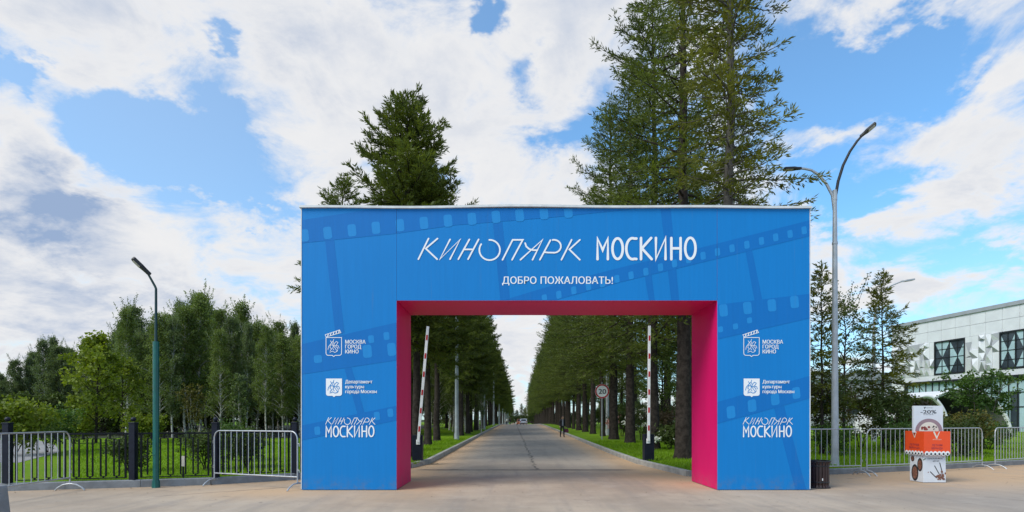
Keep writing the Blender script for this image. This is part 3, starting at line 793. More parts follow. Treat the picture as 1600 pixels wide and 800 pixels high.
# right row: the near ones by hand, then on to the road's end
used = set()
def put_larch(proto, x, Y, s, rz, label, group):
    if id(proto) not in used:
        used.add(id(proto)); o = proto; o.location = gp(x, Y, LAWN); o.rotation_euler = (0, 0, rz); o.scale = (s, s, s); o['label'] = label; o['group'] = group
        return o
    if Y > 34:
        k = rnd.uniform(.70, 1.22); s = s * rnd.uniform(.82, 1.12)
        o = dup(proto, gp(x, Y, LAWN), rz, label, group, (s * k, s * k, s)); o.rotation_euler = (rnd.gauss(0, .016), rnd.gauss(0, .016), rz); return o
    return dup(proto, gp(x, Y, LAWN), rz, label, group, s)
gr, gl = 'larches along the right side of the avenue', 'larches along the left side of the avenue'
near = [(LG, 5.97, 15.75, 1.0, .3, 'tall yellowing larch with a pale upper trunk rising behind the right gate pillar'),
        (LA, 5.86, 19.7, 1.0, 2.0, 'tall dark larch with a thick bare trunk just inside the right gate pillar'),
        (LB, 6.10, 24.9, .97, 4.0, 'larch whose trunk stands right behind the upright right barrier boom'),
        (LA, 6.2, 30.2, .92, 5.2, 'larch between the right barrier boom and the grey post by the speed sign'),
        (LB, 6.22, 35.2, .94, .8, 'larch rising just to the right of the round speed sign')]
for p in near: put_larch(*p, gr)
Y = 40.3; i = 5
while Y < 300:
    lab = f'dark trunked larch, {ORD[i]} of the right avenue row counted from the gate' if i < 12 else 'far larch where the right avenue row closes into one dark wall'
    put_larch(rnd.choice((LA, LB)), 5.75 + .013 * Y + rnd.uniform(-.12, .12), Y, rnd.uniform(.84, .96), rnd.uniform(0, 6.28), lab, gr)
    Y += rnd.uniform(4.7, 5.4) if Y < 160 else 6.4; i += 1
near = [(LD, -4.45, 15.2, .58, 2.6, 'low young larch whose branch tips poke out behind the left edge of the gate'),
        (LC, -3.62, 19.9, .945, 1.2, 'rounded full larch that tops the left half of the gate'),
        (LD, -3.95, 23.9, 1.0, .1, 'larch nearest to the left barrier boom, its trunk rising behind the boom'),
        (LC, -4.1, 28.1, .98, 3.5, 'larch next behind the one beside the left barrier boom'),
        (LD, -4.2, 32.2, 1.0, 5.0, 'larch just left of the tall grey lamp pole by the left kerb')]
for p in near: put_larch(*p, gl)
Y = 37.2; i = 5
while Y < 300:
    lab = f'dark trunked larch, {ORD[i]} of the left avenue row counted from the gate' if i < 12 else 'far larch where the left avenue row closes into one dark wall'
    put_larch(rnd.choice((LC, LD)), -3.95 + .0078 * Y + rnd.uniform(-.12, .12), Y, rnd.uniform(.92, 1.12), rnd.uniform(0, 6.28), lab, gl)
    Y += rnd.uniform(4.2, 4.9) if Y < 160 else 6.4; i += 1
# second rows behind
for k in range(14):
    Y = 29 + k * 6.3
    put_larch(rnd.choice((LA, LB)), 10.6 + .013 * Y + rnd.uniform(-.4, .4), Y, rnd.uniform(.8, .92), rnd.uniform(0, 6.28), 'larch of the second row standing deeper behind the right avenue row', 'larches of the second row on the right')
for k in range(14):
    Y = 40 + k * 6.3
    put_larch(rnd.choice((LC, LD)), -8.2 + .008 * Y + rnd.uniform(-.4, .4), Y, rnd.uniform(.9, 1.1), rnd.uniform(0, 6.28), 'larch of the second row standing deeper behind the left avenue row', 'larches of the second row on the left')
for k, x in enumerate((-9, -4.5, -1, 2.5, 5.2, 8.5, 12, 17)):
    put_larch(rnd.choice((LC, LD)), x * .6 + 3, 262 + 9 * (k % 3), rnd.uniform(.42, .7), rnd.uniform(0, 6.28), 'far larch closing the end of the avenue beyond the cars', 'larches at the end of the avenue')

# birch and willow wood behind the left lawn
B1 = broadleaf(21, 10, 2.1, 2.2, label='birch', leaf=.12, nb=80, twigs=9, per=18, shape='birch', up=58, droop=.45)
B2 = broadleaf(22, 10, 1.85, 1.3, label='birch', leaf=.125, nb=72, twigs=9, per=18, shape='birch', mat='willow', droop=.3, up=64)
B3 = broadleaf(23, 10, 2.2, 1.2, label='birch', leaf=.13, nb=72, twigs=9, per=18, shape='cone', up=56, mat='birch')
B4 = broadleaf(24, 10, 2.5, 1.4, name='willow_tree', label='willow', leaf=.14, nb=84, twigs=10, per=19, mat='willow', droop=.5, up=58, shape='birch', bark='bark_grey')
TOP = [(-200, 600), (0, 578), (30, 560), (60, 545), (85, 518), (110, 535), (130, 535), (155, 525), (175, 505), (200, 485), (230, 500), (260, 485), (285, 475), (310, 460), (330, 470), (350, 495), (370, 478), (390, 488), (420, 490), (450, 515), (470, 505), (560, 500), (700, 520), (800, 560)]
tx, ty = [p[0] for p in TOP], [p[1] for p in TOP]
protos = [B1, B2, B3, B4]; first = set()
def put_wood(p, xp, Y, s, label, group):
    loc = gp((xp - 800) * Y / F, Y, LAWN); rz = rnd.uniform(0, 6.28); sc = (s * rnd.uniform(.68, .95),) * 2 + (s,)
    if id(p) in first: return dup(p, loc, rz, label, group, sc)
    first.add(id(p)); p.location = loc; p.rotation_euler = (0, 0, rz); p.scale = sc; p['label'] = label; p['group'] = group
    return p
LW = {id(B1): 'slender pale stemmed birch in the dense wood behind the fenced lawn', id(B2): 'narrow grey green birch in the dense wood behind the fenced lawn',
      id(B3): 'pointed dark green birch in the dense wood behind the fenced lawn', id(B4): 'broad grey green willow in the wood behind the fenced lawn'}
gw = 'trees of the wood behind the left lawn'
for row, (Y0, step, hf) in enumerate(((39., 25, .97), (44., 24, 1.), (50., 23, .97), (57., 24, .95), (66., 24, .93))):
    x = 196 + row * 9 if row < 2 else -120
    xe = 640 if row < 2 else 760
    while x < xe:
        Y = Y0 + rnd.uniform(-1.8, 1.8); p = rnd.choice((B1, B2, B3) if x > 240 else (B2, B4, B4, B3))
        top = np.interp(x, tx, ty) + rnd.uniform(-8, 32)
        s = (CAMH - LAWN - G(Y) + (HY - top) * Y / F) / 10 * hf
        put_wood(p, x, Y, s, LW[id(p)], gw); x += step * rnd.uniform(.75, 1.3)
U1 = broadleaf(25, 3.6, 1.7, .3, name='shrub', label='hazel', leaf=.17, nb=44, twigs=8, per=15, mat='shrub', droop=.4, bark='bark', stems=5, spread=.9, cat='shrub')
U1['label'] = 'dark undergrowth bush beneath the wood behind the left lawn'; U1['group'] = gu = 'undergrowth bushes of the left wood'; U1.location = gp(-14, 52, LAWN)
for row, Y0 in enumerate((46., 54., 64., 78., 96., 118.)):
    x = -150 + row * 20
    while x < 790:
        Y = Y0 + rnd.uniform(-3, 3); xx = (x - 800) * Y / F
        if xx < -7.2: dup(U1, gp(xx, Y, LAWN), rnd.uniform(0, 6.28), None, None, (1.1, 1.1, rnd.uniform(.7, 1.15) * (1 + row * .12)))
        x += rnd.uniform(42, 62)
for k in range(13):
    x = -60 + k * 28 + rnd.uniform(-8, 8); Y = 41 + rnd.uniform(-2, 3)
    dup(U1, gp((x - 800) * Y / F, Y, LAWN), rnd.uniform(0, 6.28), None, None, rnd.uniform(.6, .95))
for k in range(16):
    Y = 52 + k * 8.5; dup(U1, gp(12.5 + .013 * Y + rnd.uniform(-1, 3), Y, LAWN), rnd.uniform(0, 6.28), 'dark bush behind the right rows of larches along the avenue', 'bushes behind the right larch rows', rnd.uniform(.6, .9))
# single young trees and shrubs in front of the wood
def single(o, xp, Y, label, rz=0., s=1.):
    o.location = gp((xp - 800) * Y / F, Y, LAWN); o.rotation_euler = (0, 0, rz); o.scale = (s, s, s); o['label'] = label; return o
single(broadleaf(31, 5.6, 1.75, .8, 'maple_tree', 'lime', 'bark', .17, 46, 8, 13, .4, 48, .07), 150, 30., 'young yellow green maple with a dark trunk on the left lawn before the wood')
single(broadleaf(32, 4.6, 1.5, .9, 'maple_tree', 'lime', 'bark', .16, 34, 7, 12, .4, 48, .06), 192, 33., 'smaller yellow green maple beside the larger one on the left lawn')
single(broadleaf(33, 3.3, .75, .9, 'birch_tree', 'autumn', 'birchbark', .12, 26, 6, 10, .4, 62, .03, stems=4, spread=.45), 300, 34.5, 'multi stemmed young birch with yellowing leaves behind the left fence', 0)
single(broadleaf(34, 3.9, .62, 1.0, 'birch_tree', 'willow', 'birchbark', .12, 24, 6, 10, .4, 62, .03), 373, 35.5, 'young grey green birch at the wood edge behind the left crowd barrier')
def bush(seed, H, Rr, xp, Y, label, mat='shrub', n=34, leaf=.09, twigs=8, per=14, stems=5, name='shrub', **kw):
    return single(broadleaf(seed, H, Rr, H * .08, name, mat, 'bark', leaf, n, twigs, per, .3, 60, .03, stems=stems, spread=Rr * .55, cat='shrub', **kw), xp, Y, label)
bush(41, 1.9, 1.5, 20, 21., 'bright green leafy shrub behind the left end of the fence', 'lime', leaf=.14)
bush(42, 1.5, 1.2, 78, 23., 'dull green shrub beside the pale path on the left', 'rounded')
bush(43, .85, .55, 203, 15.2, 'dark low bush behind the fence post left of the green lamp post', leaf=.06)
bush(44, .9, .62, 322, 15.6, 'dark low bush behind the fence post near the left barrier', leaf=.06)
bush(45, .95, .6, 385, 16.2, 'dark dense bush seen through the bars of the left barrier', leaf=.06)
bush(46, 1.15, .7, 362, 18.5, 'pale green bush seen through the left barrier next to the dark one', 'rounded', leaf=.07)
bush(47, 1.3, 1.1, 225, 30., 'yellow green bush at the foot of the two maples', 'lime', leaf=.12)
bush(48, 1.2, 1.2, 115, 30., 'green bush left of the large young maple', 'lime', leaf=.12)
# right side: thin larches, bushes and the round crowned tree before the white building
single(larch(16, 7.1, 1.45, 1.6, 1.05, 'larch_gold', .075), 1284, 21.5, 'slim young larch between the right gate pillar and the double lamp post', 1.)
single(larch(17, 7.7, 1.85, 1.9, 1.1, 'larch_gold', .08), 1379, 25., 'airy young larch in front of the low grey building', 2.)
single(broadleaf(51, 6.4, 1.5, 1.6, 'rowan_tree', 'shrub', 'bark', .10, 34, 7, 9, .5, 55, .06), 1318, 24., 'loose dark leaved tree just right of the double lamp post')
single(broadleaf(52, 3.45, 1.1, 2.0, 'round_crowned_tree', 'rounded', 'bark_grey', .13, 44, 8, 13, .2, 30, .09, shape='umbrella', stems=4, spread=1.1), 1532, 29.5, 'low umbrella crowned tree before the white tent and building')
bush(53, 2.7, 1.4, 1285, 22.5, 'dark tall bush behind the litter bin and lamp post', mat_b='russet', n=32, leaf=.10)
bush(54, 2.6, 1.5, 1345, 25.5, 'olive tall bush between the two young larches', 'autumn', n=32, leaf=.10)
bush(55, 2.5, 1.1, 1388, 23.5, 'dark dense bush left of the promotional stand', n=32, leaf=.10)
bush(56, 2.2, 1.0, 1422, 27., 'russet bush left of the promotional stand beneath the white tent', 'russet', leaf=.10)
bush(57, 1.45, .95, 1508, 21.5, 'yellow green bush right of the promotional stand behind the barrier', 'autumn', n=46, leaf=.09, mat_b='shrub')
bush(58, .9, .8, 1300, 21., 'low green bush at the foot of the double lamp post', 'rounded', leaf=.07)
bush(59, 1.0, .9, 1410, 22.5, 'low green bush behind the grey path on the right', 'rounded', leaf=.07)
bush(60, 1.1, .8, 1495, 20.2, 'dark low bush below the yellow green one', 'shrub', leaf=.07)
bush(63, .7, 1.1, 1545, 24.5, 'low green ground shrub beneath the umbrella crowned tree', 'rounded', leaf=.08)
# shrubs with white flowers between the right trunks
def flowering(seed, H, Rr, xp, Y, label, blossom, nbl):
    o = bush(seed, H, Rr, xp, Y, label, 'shrub', leaf=.09)
    rng = np.random.default_rng(seed); lv = Leaves()
    for _ in range(nbl):
        a, e = rng.uniform(0, 6.28), rng.uniform(.1, 1.3); c = np.array([np.cos(a) * np.cos(e) * Rr, np.sin(a) * np.cos(e) * Rr, H * (.35 + .6 * np.sin(e))])
        m = 26; lv.add(c + rng.normal(size=(m, 3)) * .07, unit(rng, m), unit(rng, m), rng.uniform(.06, .1, m), rng.uniform(.06, .1, m))
    lv.build('blossoms', blossom, o); o['category'] = 'shrub'; return o
flowering(71, 1.9, 1.0, 1002, 34., 'tall hydrangea with white flower heads behind the right boom', 'blossom', 30)
flowering(72, .75, .8, 1046, 24.5, 'low white flowering shrub beside the thick right larch trunk', 'blossom', 18)
flowering(73, 1.6, 1.1, 972, 40., 'hydrangea with pinkish flower heads near the speed sign', 'blossom_pink', 26)
flowering(74, 1.2, 1.0, 915, 56., 'small white flowering shrub between the far right trunks', 'blossom', 20)
bush(75, 1.5, 1.2, 1037, 31., 'russet leaved bush behind the white flowers on the right', 'russet')
bush(76, 2.4, 1.7, 990, 47., 'dark bush deep between the right larch trunks', n=44, leaf=.12)
bush(77, 2.2, 1.8, 1050, 42., 'dark green bush behind the right boom cabinet', n=44, leaf=.12)
bush(78, 2.0, 2.0, 945, 70., 'far dark bush behind the speed sign', n=44, leaf=.14)
single(broadleaf(79, 6.5, 2.2, 1.8, 'rowan_tree', 'birch', 'bark', .14, 46, 8, 12, .4, 45, .08), 1035, 38., 'open crowned tree seen between the right boom and the thick larch trunk')
for k in range(16):
    dup(U1, gp(-9 + k * 1.7, rnd.uniform(222, 262), LAWN), rnd.uniform(0, 6.28), 'far bush closing the view at the end of the avenue', 'far bushes at the end of the avenue', rnd.uniform(.8, 1.25))
# belt of far trees on the right horizon
for k in range(24):
    Y = rnd.uniform(95, 150); x = rnd.uniform(14, 78) * Y / 100
    dup(rnd.choice((B1, B3, B4)), gp(x, Y, LAWN), rnd.uniform(0, 6.28), 'tree in the far belt along the horizon on the right', 'far trees on the right horizon', rnd.uniform(.6, .85))

# grass blades on the lawns near the kerbs
def blades(name, n, region, seed):
    rng = np.random.default_rng(seed); lv = Leaves()
    pts = region(rng, n); m = len(pts)
    c = np.stack([pts[:, 0], pts[:, 1], np.array([G(y) for y in pts[:, 1]]) + LAWN - .005], 1)
    dd = unit(rng, m) * .55 + np.array([0, 0, 1.]); s = np.clip(pts[:, 1] / 16, 1, 2.2)
    lv.add(c, dd, unit(rng, m) * np.array([1, 1, .2]), rng.uniform(.05, .10, m) * s ** .5, rng.uniform(.012, .022, m) * s)
    return tag(lv.build(name, 'grassblade', None), kind='stuff')
lfx, lfy = [p[0] for p in leftfront], [p[1] for p in leftfront]
def leftreg(rng, n):
    x = rng.uniform(-21, -2.9, n); y = np.interp(x, lfx, lfy) + .1 + rng.random(n) ** 1.7 * 19; k = (x < rc(y) - RW - .12) & (x > -(y * .77)); return np.stack([x, y], 1)[k]
def rightreg(rng, n):
    x = rng.uniform(4.2, 24, n); y = np.interp(x, [p[0] for p in front], [p[1] for p in front]) + .1 + rng.random(n) ** 1.7 * 17; k = (x > np.maximum(rc(y) + RW, np.interp(y, [15.05, 18.9], [4.62, 4.15])) + .12); return np.stack([x, y], 1)[k]
blades('grass', 60000, leftreg, 3); blades('grass', 60000, rightreg, 4)

def litter():
    rng = np.random.default_rng(9); lv = Leaves(); P = []
    for line, n, off in ((leftfront[1:], 150, -.12), ([corner, rightfront[0]] + rightside[:4], 130, -.14), (front[:5], 150, -.12), ([leftfront[-1]] + leftside[:5], 130, .14)):
        for _ in range(n):
            i = rng.integers(0, len(line) - 1); f = rng.random(); (x0, y0), (x1, y1) = line[i], line[i + 1]; L = math.hypot(x1 - x0, y1 - y0)
            o_ = off * (1 + abs(rng.normal()) * 2.2); P.append((x0 + (x1 - x0) * f - (y1 - y0) / L * o_ * (1 if off > 0 else 1) * -1, y0 + (y1 - y0) * f + (x1 - x0) / L * o_))
    for _ in range(160): P.append((rng.uniform(-9, 12), rng.uniform(9.6, 14.5)))
    P = np.array(P); m = len(P); c = np.stack([P[:, 0], P[:, 1], np.array([G(y) for y in P[:, 1]]) + .012], 1)
    dd = unit(rng, m) * np.array([1, 1, .12]); nn = unit(rng, m) * .25 + np.array([0, 0, 1.])
    lv.add(c, dd, nn, rng.uniform(.02, .05, m), rng.uniform(.012, .03, m)); return tag(lv.build('debris', 'russet', None), kind='stuff')
litter()

# ------------------------------------------------------------------ black fence on the left kerb
fpts = [(-15.2, 10.35), (-10.55, 12.05), (-8.36, 12.72), (-6.82, 13.26), (-5.38, 14.28), (-3.95, 15.65)]
fence = thing('metal_fence', (-8.36, 12.72, .165), 'black metal fence with square posts on the grey kerb left of the gate', 'fence')
def fl(o): o.matrix_parent_inverse = Matrix.Translation(fence.location).inverted(); return o
for (x, y) in fpts:
    b = MB(); b.box((x, y, .165 + .62), (.13, .13, 1.24)); b.box((x, y, .165 + 1.25), (.15, .15, .03))
    b.lathe([(.0, 1.50), (.035, 1.49), (.055, 1.46), (.055, 1.44), (.04, 1.42), (.03, 1.40)], (x, y, .165 - .115), 12)
    fl(b.build('post', 'navy_metal', fence, .006))
for (x0, y0), (x1, y1) in zip(fpts[:-1], fpts[1:]):
    b = MB(); L = math.hypot(x1 - x0, y1 - y0); rz = math.atan2(y1 - y0, x1 - x0)
    def at(s_, z): return (x0 + (x1 - x0) * s_ / L, y0 + (y1 - y0) * s_ / L, z)
    def rod(s0, z0_, s1, z1_, t=.029):
        if abs(s1 - s0) < 1e-6: b.box(at(s0, (z0_ + z1_) / 2), (t, t, abs(z1_ - z0_)), 0, rz)
        else: b.box(at((s0 + s1) / 2, z0_), (abs(s1 - s0), t, t), 0, rz)
    Z0 = .165
    rod(.067, Z0 + 1.02, L - .067, Z0 + 1.02, .036); rod(.15, Z0 + .05, L - .15, Z0 + .05, .02)
    for e in (.15, L - .15): rod(e, Z0 + .04, e, Z0 + 1.0, .036)
    s_ = .27; k = 0
    while s_ < L - .24:
        rod(s_, Z0 + .1, s_, Z0 + .90)
        nxt = s_ + (.15 if k % 2 == 0 else .10)
        if nxt < L - .24:
            rod(s_ - .008, Z0 + (.908 if k % 2 == 0 else .092), nxt + .008, Z0)  if False else None
            z_ = Z0 + (.908 if k % 2 == 0 else .092); b.box(at((s_ + nxt) / 2, z_), (nxt - s_ + .016, .016, .016), 0, rz)
            if k % 2 == 0: rod((s_ + nxt) / 2, Z0 + .916, (s_ + nxt) / 2, Z0 + 1.002)
            else: rod((s_ + nxt) / 2, Z0 + .06, (s_ + nxt) / 2, Z0 + .084)
        s_ = nxt; k += 1
    fl(b.build('fence_panel', 'black_metal', fence))

# ------------------------------------------------------------------ crowd barriers
def barrier():
    L, H, zb = 2.42, 1.24, .27
    t = thing('crowd_barrier', (0, 0, 0), 'barrier', 'barrier', 0, 'galvanised crowd barriers')
    b = MB(); h = L / 2; r = .17
    arc1 = [(-h + r - r * math.cos(R(a)), 0, H - r + r * math.sin(R(a))) for a in range(0, 91, 15)]
    arc2 = [(h - r + r * math.sin(R(a)), 0, H - r + r * math.cos(R(a))) for a in range(0, 91, 15)]
    b.tube([(-h, 0, .12)] + arc1 + arc2 + [(h, 0, .12)], .0155, 8)
    b.tube([(-h, 0, zb), (h, 0, zb)], .016, 8)
    b.build('frame', 'galv', t)
    b = MB()
    for i in range(13):
        x = -h + L * (i + 1) / 14; b.tube([(x, 0, zb), (x, 0, H - .01 if 0 < i < 12 else H - .02)], .0085, 6, caps=False)
    b.build('bars', 'galv', t)
    for sx in (-1, 1):
        b = MB(); b.tube([(sx * h, -.30, .006), (sx * h, -.24, .065), (sx * h, -.13, .125), (sx * h, 0, .145), (sx * h, .13, .125), (sx * h, .24, .065), (sx * h, .30, .006)], .017, 8)
        b.build('foot', 'galv', t)
    b = MB()
    for z in (.42, .98):
        b.tube([(h, 0, z), (h + .045, 0, z), (h + .05, 0, z - .06)], .008, 6)
        b.tube([(-h, 0, z + .02), (-h - .04, 0, z + .03), (-h - .04, 0, z - .03), (-h, 0, z - .02)], .006, 6)
    b.build('hook', 'galv', t)
    return t
bar0 = barrier()
def setbar(o, p, q_, label):
    o.location = ((p[0] + q_[0]) / 2, (p[1] + q_[1]) / 2, 0); o.rotation_euler = (0, 0, math.atan2(q_[1] - p[1], q_[0] - p[0])); o['label'] = label
setbar(bar0, (-6.78, 13.15), (-4.58, 12.25), 'crowd barrier standing across the gap between black fence and left gate pillar')
for p, q_, lab in (((-9.18, 9.72), (-9.3, 12.1), 'crowd barrier at the far left, turned edge on before the black fence'),
                   ((6.86, 14.75), (9.25, 15.25), 'crowd barrier directly beside the right gate pillar, behind the litter bin'),
                   ((9.42, 15.3), (11.72, 16.1), 'crowd barrier between the one by the gate and the promotional stand'),
                   ((11.78, 16.15), (14.0, 17.15), 'crowd barrier emerging on the right of the promotional stand'),
                   ((14.55, 17.35), (16.7, 18.45), 'crowd barrier at the far right, past the gap, in front of the tree')):
    setbar(dup(bar0, (0, 0, 0)), p, q_, lab)

# ------------------------------------------------------------------ litter bin
b0 = thing('litter_bin', (6.72, 12.62, 0), 'dark slatted litter bin with flared rim beside the right gate pillar', 'bin')
b = MB(); b.lathe([(.0, .04), (.17, .04), (.165, .55), (.15, .56), (.15, .1)], n=20); b.build('liner', 'dark', b0)
b = MB(); n = 20
for k in range(n):
    a = 2 * math.pi * k / n; ca, sa = math.cos(a), math.sin(a); wdt = .023
    prof = [(.215, 0), (.20, .035), (.185, .07), (.192, .11), (.192, .48), (.200, .53), (.225, .585)]
    vs = []
    for r_, z in prof:
        for s_ in (-1, 1):
            for o_ in (0, .012): vs.append(((r_ + o_) * ca - s_ * wdt * sa, (r_ + o_) * sa + s_ * wdt * ca, z))
    fs = []
    for i in range(len(prof) - 1):
        q_ = 4 * i
        fs += [(q_ + 1, q_ + 3, q_ + 7, q_ + 5), (q_, q_ + 4, q_ + 6, q_ + 2), (q_, q_ + 1, q_ + 5, q_ + 4), (q_ + 2, q_ + 6, q_ + 7, q_ + 3)]
    q_ = 4 * (len(prof) - 1); fs += [(0, 2, 3, 1), (q_, q_ + 1, q_ + 3, q_ + 2)]
    b.add(vs, fs)
b.build('slats', 'brown', b0)
b = MB()
for z, r_ in ((.12, .208), (.47, .208)): b.lathe([(r_ - .004, z), (r_ + .002, z), (r_ + .002, z + .025), (r_ - .004, z + .025)], n=24)
b.lathe([(.225, .575), (.245, .58), (.245, .60), (.215, .60)], n=24); b.lathe([(.20, 0), (.232, 0), (.232, .018), (.20, .018)], n=24)
b.build('hoop', 'dark', b0)
b = MB(); b.box((-.03, -.214, .2), (.02, .004, .05)); b.build('sticker', 'bwhite', b0)

# ------------------------------------------------------------------ promotional stand
ps = thing('promotional_stand', (9.95, 13.8, 0), 'white cardboard column with orange collar advertising minus twenty percent', 'advert')
ox, oy = 9.95, 13.8
def pl(x): return x - ox
b = MB(); b.box((pl(9.955), .0, .36), (.53, .46, .70)); b.build('body', 'card', ps, .004)
b = MB(); b.box((pl(9.94), -.02, 1.50), (.70, .06, .64)); b.build('top_board', 'card', ps, .004)
b = MB(); cx0, cx1, cy0, cy1, cz0, cz1 = pl(9.66), pl(10.24), -.31, .31, .70, 1.215
for (p, s_) in ((((cx0 + cx1) / 2, cy0, (cz0 + cz1) / 2), (cx1 - cx0, .02, cz1 - cz0)), (((cx0 + cx1) / 2, cy1, (cz0 + cz1) / 2), (cx1 - cx0, .02, cz1 - cz0)),
                ((cx0 - .01, 0, (cz0 + cz1) / 2), (.02, .64, cz1 - cz0)), ((cx1 + .01, 0, (cz0 + cz1) / 2), (.02, .64, cz1 - cz0))): b.box(p, s_)
b.build('collar', 'orange', ps)
# scalloped trim of the collar
b = MB()
for i in range(6):
    x = cx0 + (cx1 - cx0) * (i + .5) / 6; b.disc((x, cy0 - .014, .70), .052, n=16, mi=0); b.disc((x, cy0 - .016, .685), .026, n=12, mi=1)
    b.poly([(x - .018, cy0 - .0155, .725), (x + .018, cy0 - .0155, .725), (x, cy0 - .0155, .76)], 0)
for i in range(6):
    y = cy0 + (cy1 - cy0) * (i + .5) / 6
    for r_, z, o_, mi in ((.052, .70, .024, 0), (.026, .685, .026, 1)):
        b.poly([(cx0 - o_, y + r_ * math.cos(a * .3927), z + r_ * math.sin(a * .3927)) for a in range(16)], mi)
b.build('trim', ['bwhite', 'ink'], ps, recalc=False)
b = MB(); f1 = cy0 - .0115
def fr_(y_): return lambda x, z: (x, y_, z)
def lf_(x_): return lambda y, z: (x_, -y, z)
cm = (cx0 + cx1) / 2
stroke(b, [(cm - .075, 1.20), (cm - .01, 1.06)], .035, f1 - .001, 0); stroke(b, [(cm + .05, 1.20), (cm - .01, 1.06)], .02, f1 - .0015, 0)
text_into(b, 'ВЕРАНДА', cm - .10, cm + .10, 1.015, .022, fr_(f1), 0)
text_into(b, 'ЛЕТНЯЯ', cm - .12, cm + .12, .865, .05, fr_(f1), 1); text_into(b, 'ВЕРАНДА', cm - .13, cm + .13, .795, .05, fr_(f1), 1)
lx_ = cx0 - .0215
b.poly([(lx_, .08, 1.2), (lx_, .045, 1.2), (lx_, -.02, 1.06), (lx_, .0, 1.06)], 0); b.poly([(lx_ - .001, -.06, 1.2), (lx_ - .001, -.08, 1.2), (lx_ - .001, -.02, 1.06), (lx_ - .001, .0, 1.06)], 0)
text_into(b, 'ЛЕТНЯЯ', -.16, .16, .865, .05, lf_(lx_), 1); text_into(b, 'ВЕРАНДА', -.18, .18, .795, .05, lf_(lx_), 1)
PR = ['cream', 'purple', 'ink', 'mauve', 'cream', 'meat', 'meat_brown', 'leafprint']
b.build('print', PR, ps, recalc=False); b = MB()
# upper board print
yb = -.02 - .03 - .0025; cb = pl(9.94)
[text_into(b, '-20%', cb - .19 + k_ * .006, cb + .185 + k_ * .006, 1.635, .088, fr_(yb - k_ * .0004), 2) for k_ in range(2)]
stroke(b, [(cb - .105, 1.79), (cb - .09, 1.755), (cb - .072, 1.79)], .014, yb, 2); text_into(b, 'ВЕРАНДА', cb - .05, cb + .11, 1.762, .018, fr_(yb), 2)
text_into(b, 'НА ВСЁ МЕНЮ', cb - .12, cb + .12, 1.60, .02, fr_(yb), 2)
def halfdisc(r_, y_, mi): b.poly([(cb + .01 + r_ * math.cos(R(a)), y_, 1.215 + r_ * .92 * math.sin(R(a))) for a in range(0, 181, 9)], mi)
halfdisc(.325, yb, 3); halfdisc(.235, yb - .001, 4)
rr_ = random.Random(2)
for i in range(9): b.disc((cb - .07 + rr_.uniform(-.09, .08), yb - .002 - .0003 * i, 1.255 + rr_.uniform(-.02, .06)), rr_.uniform(.022, .04), n=9, mi=5, ry=.025)
for i in range(7): b.disc((cb + .14 + rr_.uniform(-.05, .05), yb - .002 - .0003 * i, 1.27 + rr_.uniform(-.02, .06)), rr_.uniform(.01, .02), n=7, mi=2)
b.build('print', PR, ps, recalc=False); b = MB()
# lower print
yl = -.23 - .0025; cl2 = pl(9.955)
text_into(b, 'ОБНОВЛЁННОЕ', cl2 - .17, cl2 + .19, .555, .035, fr_(yl), 2); text_into(b, 'МЕНЮ', cl2 - .04, cl2 + .11, .495, .035, fr_(yl), 2)
for a in (0, 60, 130): b.poly([(cl2 - .21, yl - .0003 * a / 60, .56), (cl2 - .21 + .06 * math.cos(R(a + 70)) - .012, yl - .0003 * a / 60, .56 + .03 * math.sin(R(a + 70))), (cl2 - .21 + .07 * math.cos(R(a + 90)), yl - .0003 * a / 60, .56 + .05 * math.sin(R(a + 90))), (cl2 - .20, yl - .0003 * a / 60, .57)], 7)
for p0, p1 in (((-.10, .26), (.04, .12)), ((.0, .40), (.10, .22)), ((.12, .47), (.17, .28))): stroke(b, [(cl2 + p0[0], p0[1]), (cl2 + p1[0], p1[1])], .02, yl - .001, 2)
for i in range(26): b.disc((cl2 + .14 + rr_.gauss(0, .05), yl - .002 - .0003 * i, .06 + abs(rr_.gauss(.09, .06))), rr_.uniform(.02, .036), n=7, mi=6, ry=rr_.uniform(.012, .03))
for x_, z_ in ((-.15, .25), (.1, .58), (.2, .61)): b.disc((cl2 + x_, yl, z_), .012, n=8, mi=5)
b.build('print', PR, ps, recalc=False); b = MB()
xl_ = cl2 - .265 - .0025
for y_, z_, ry_, rz_ in ((.05, .22, .16, .20), (-.12, .42, .12, .16), (.13, .55, .08, .07)):
    b.poly([(xl_, y_ + ry_ * math.cos(R(a)) * .75, z_ + rz_ * math.sin(R(a))) for a in range(0, 360, 20)], 2)
    b.poly([(xl_ - .002, y_ + ry_ * math.cos(R(a)) * .55, z_ + rz_ * .75 * math.sin(R(a))) for a in range(0, 360, 20)], 6)
b.build('print', PR, ps, recalc=False)

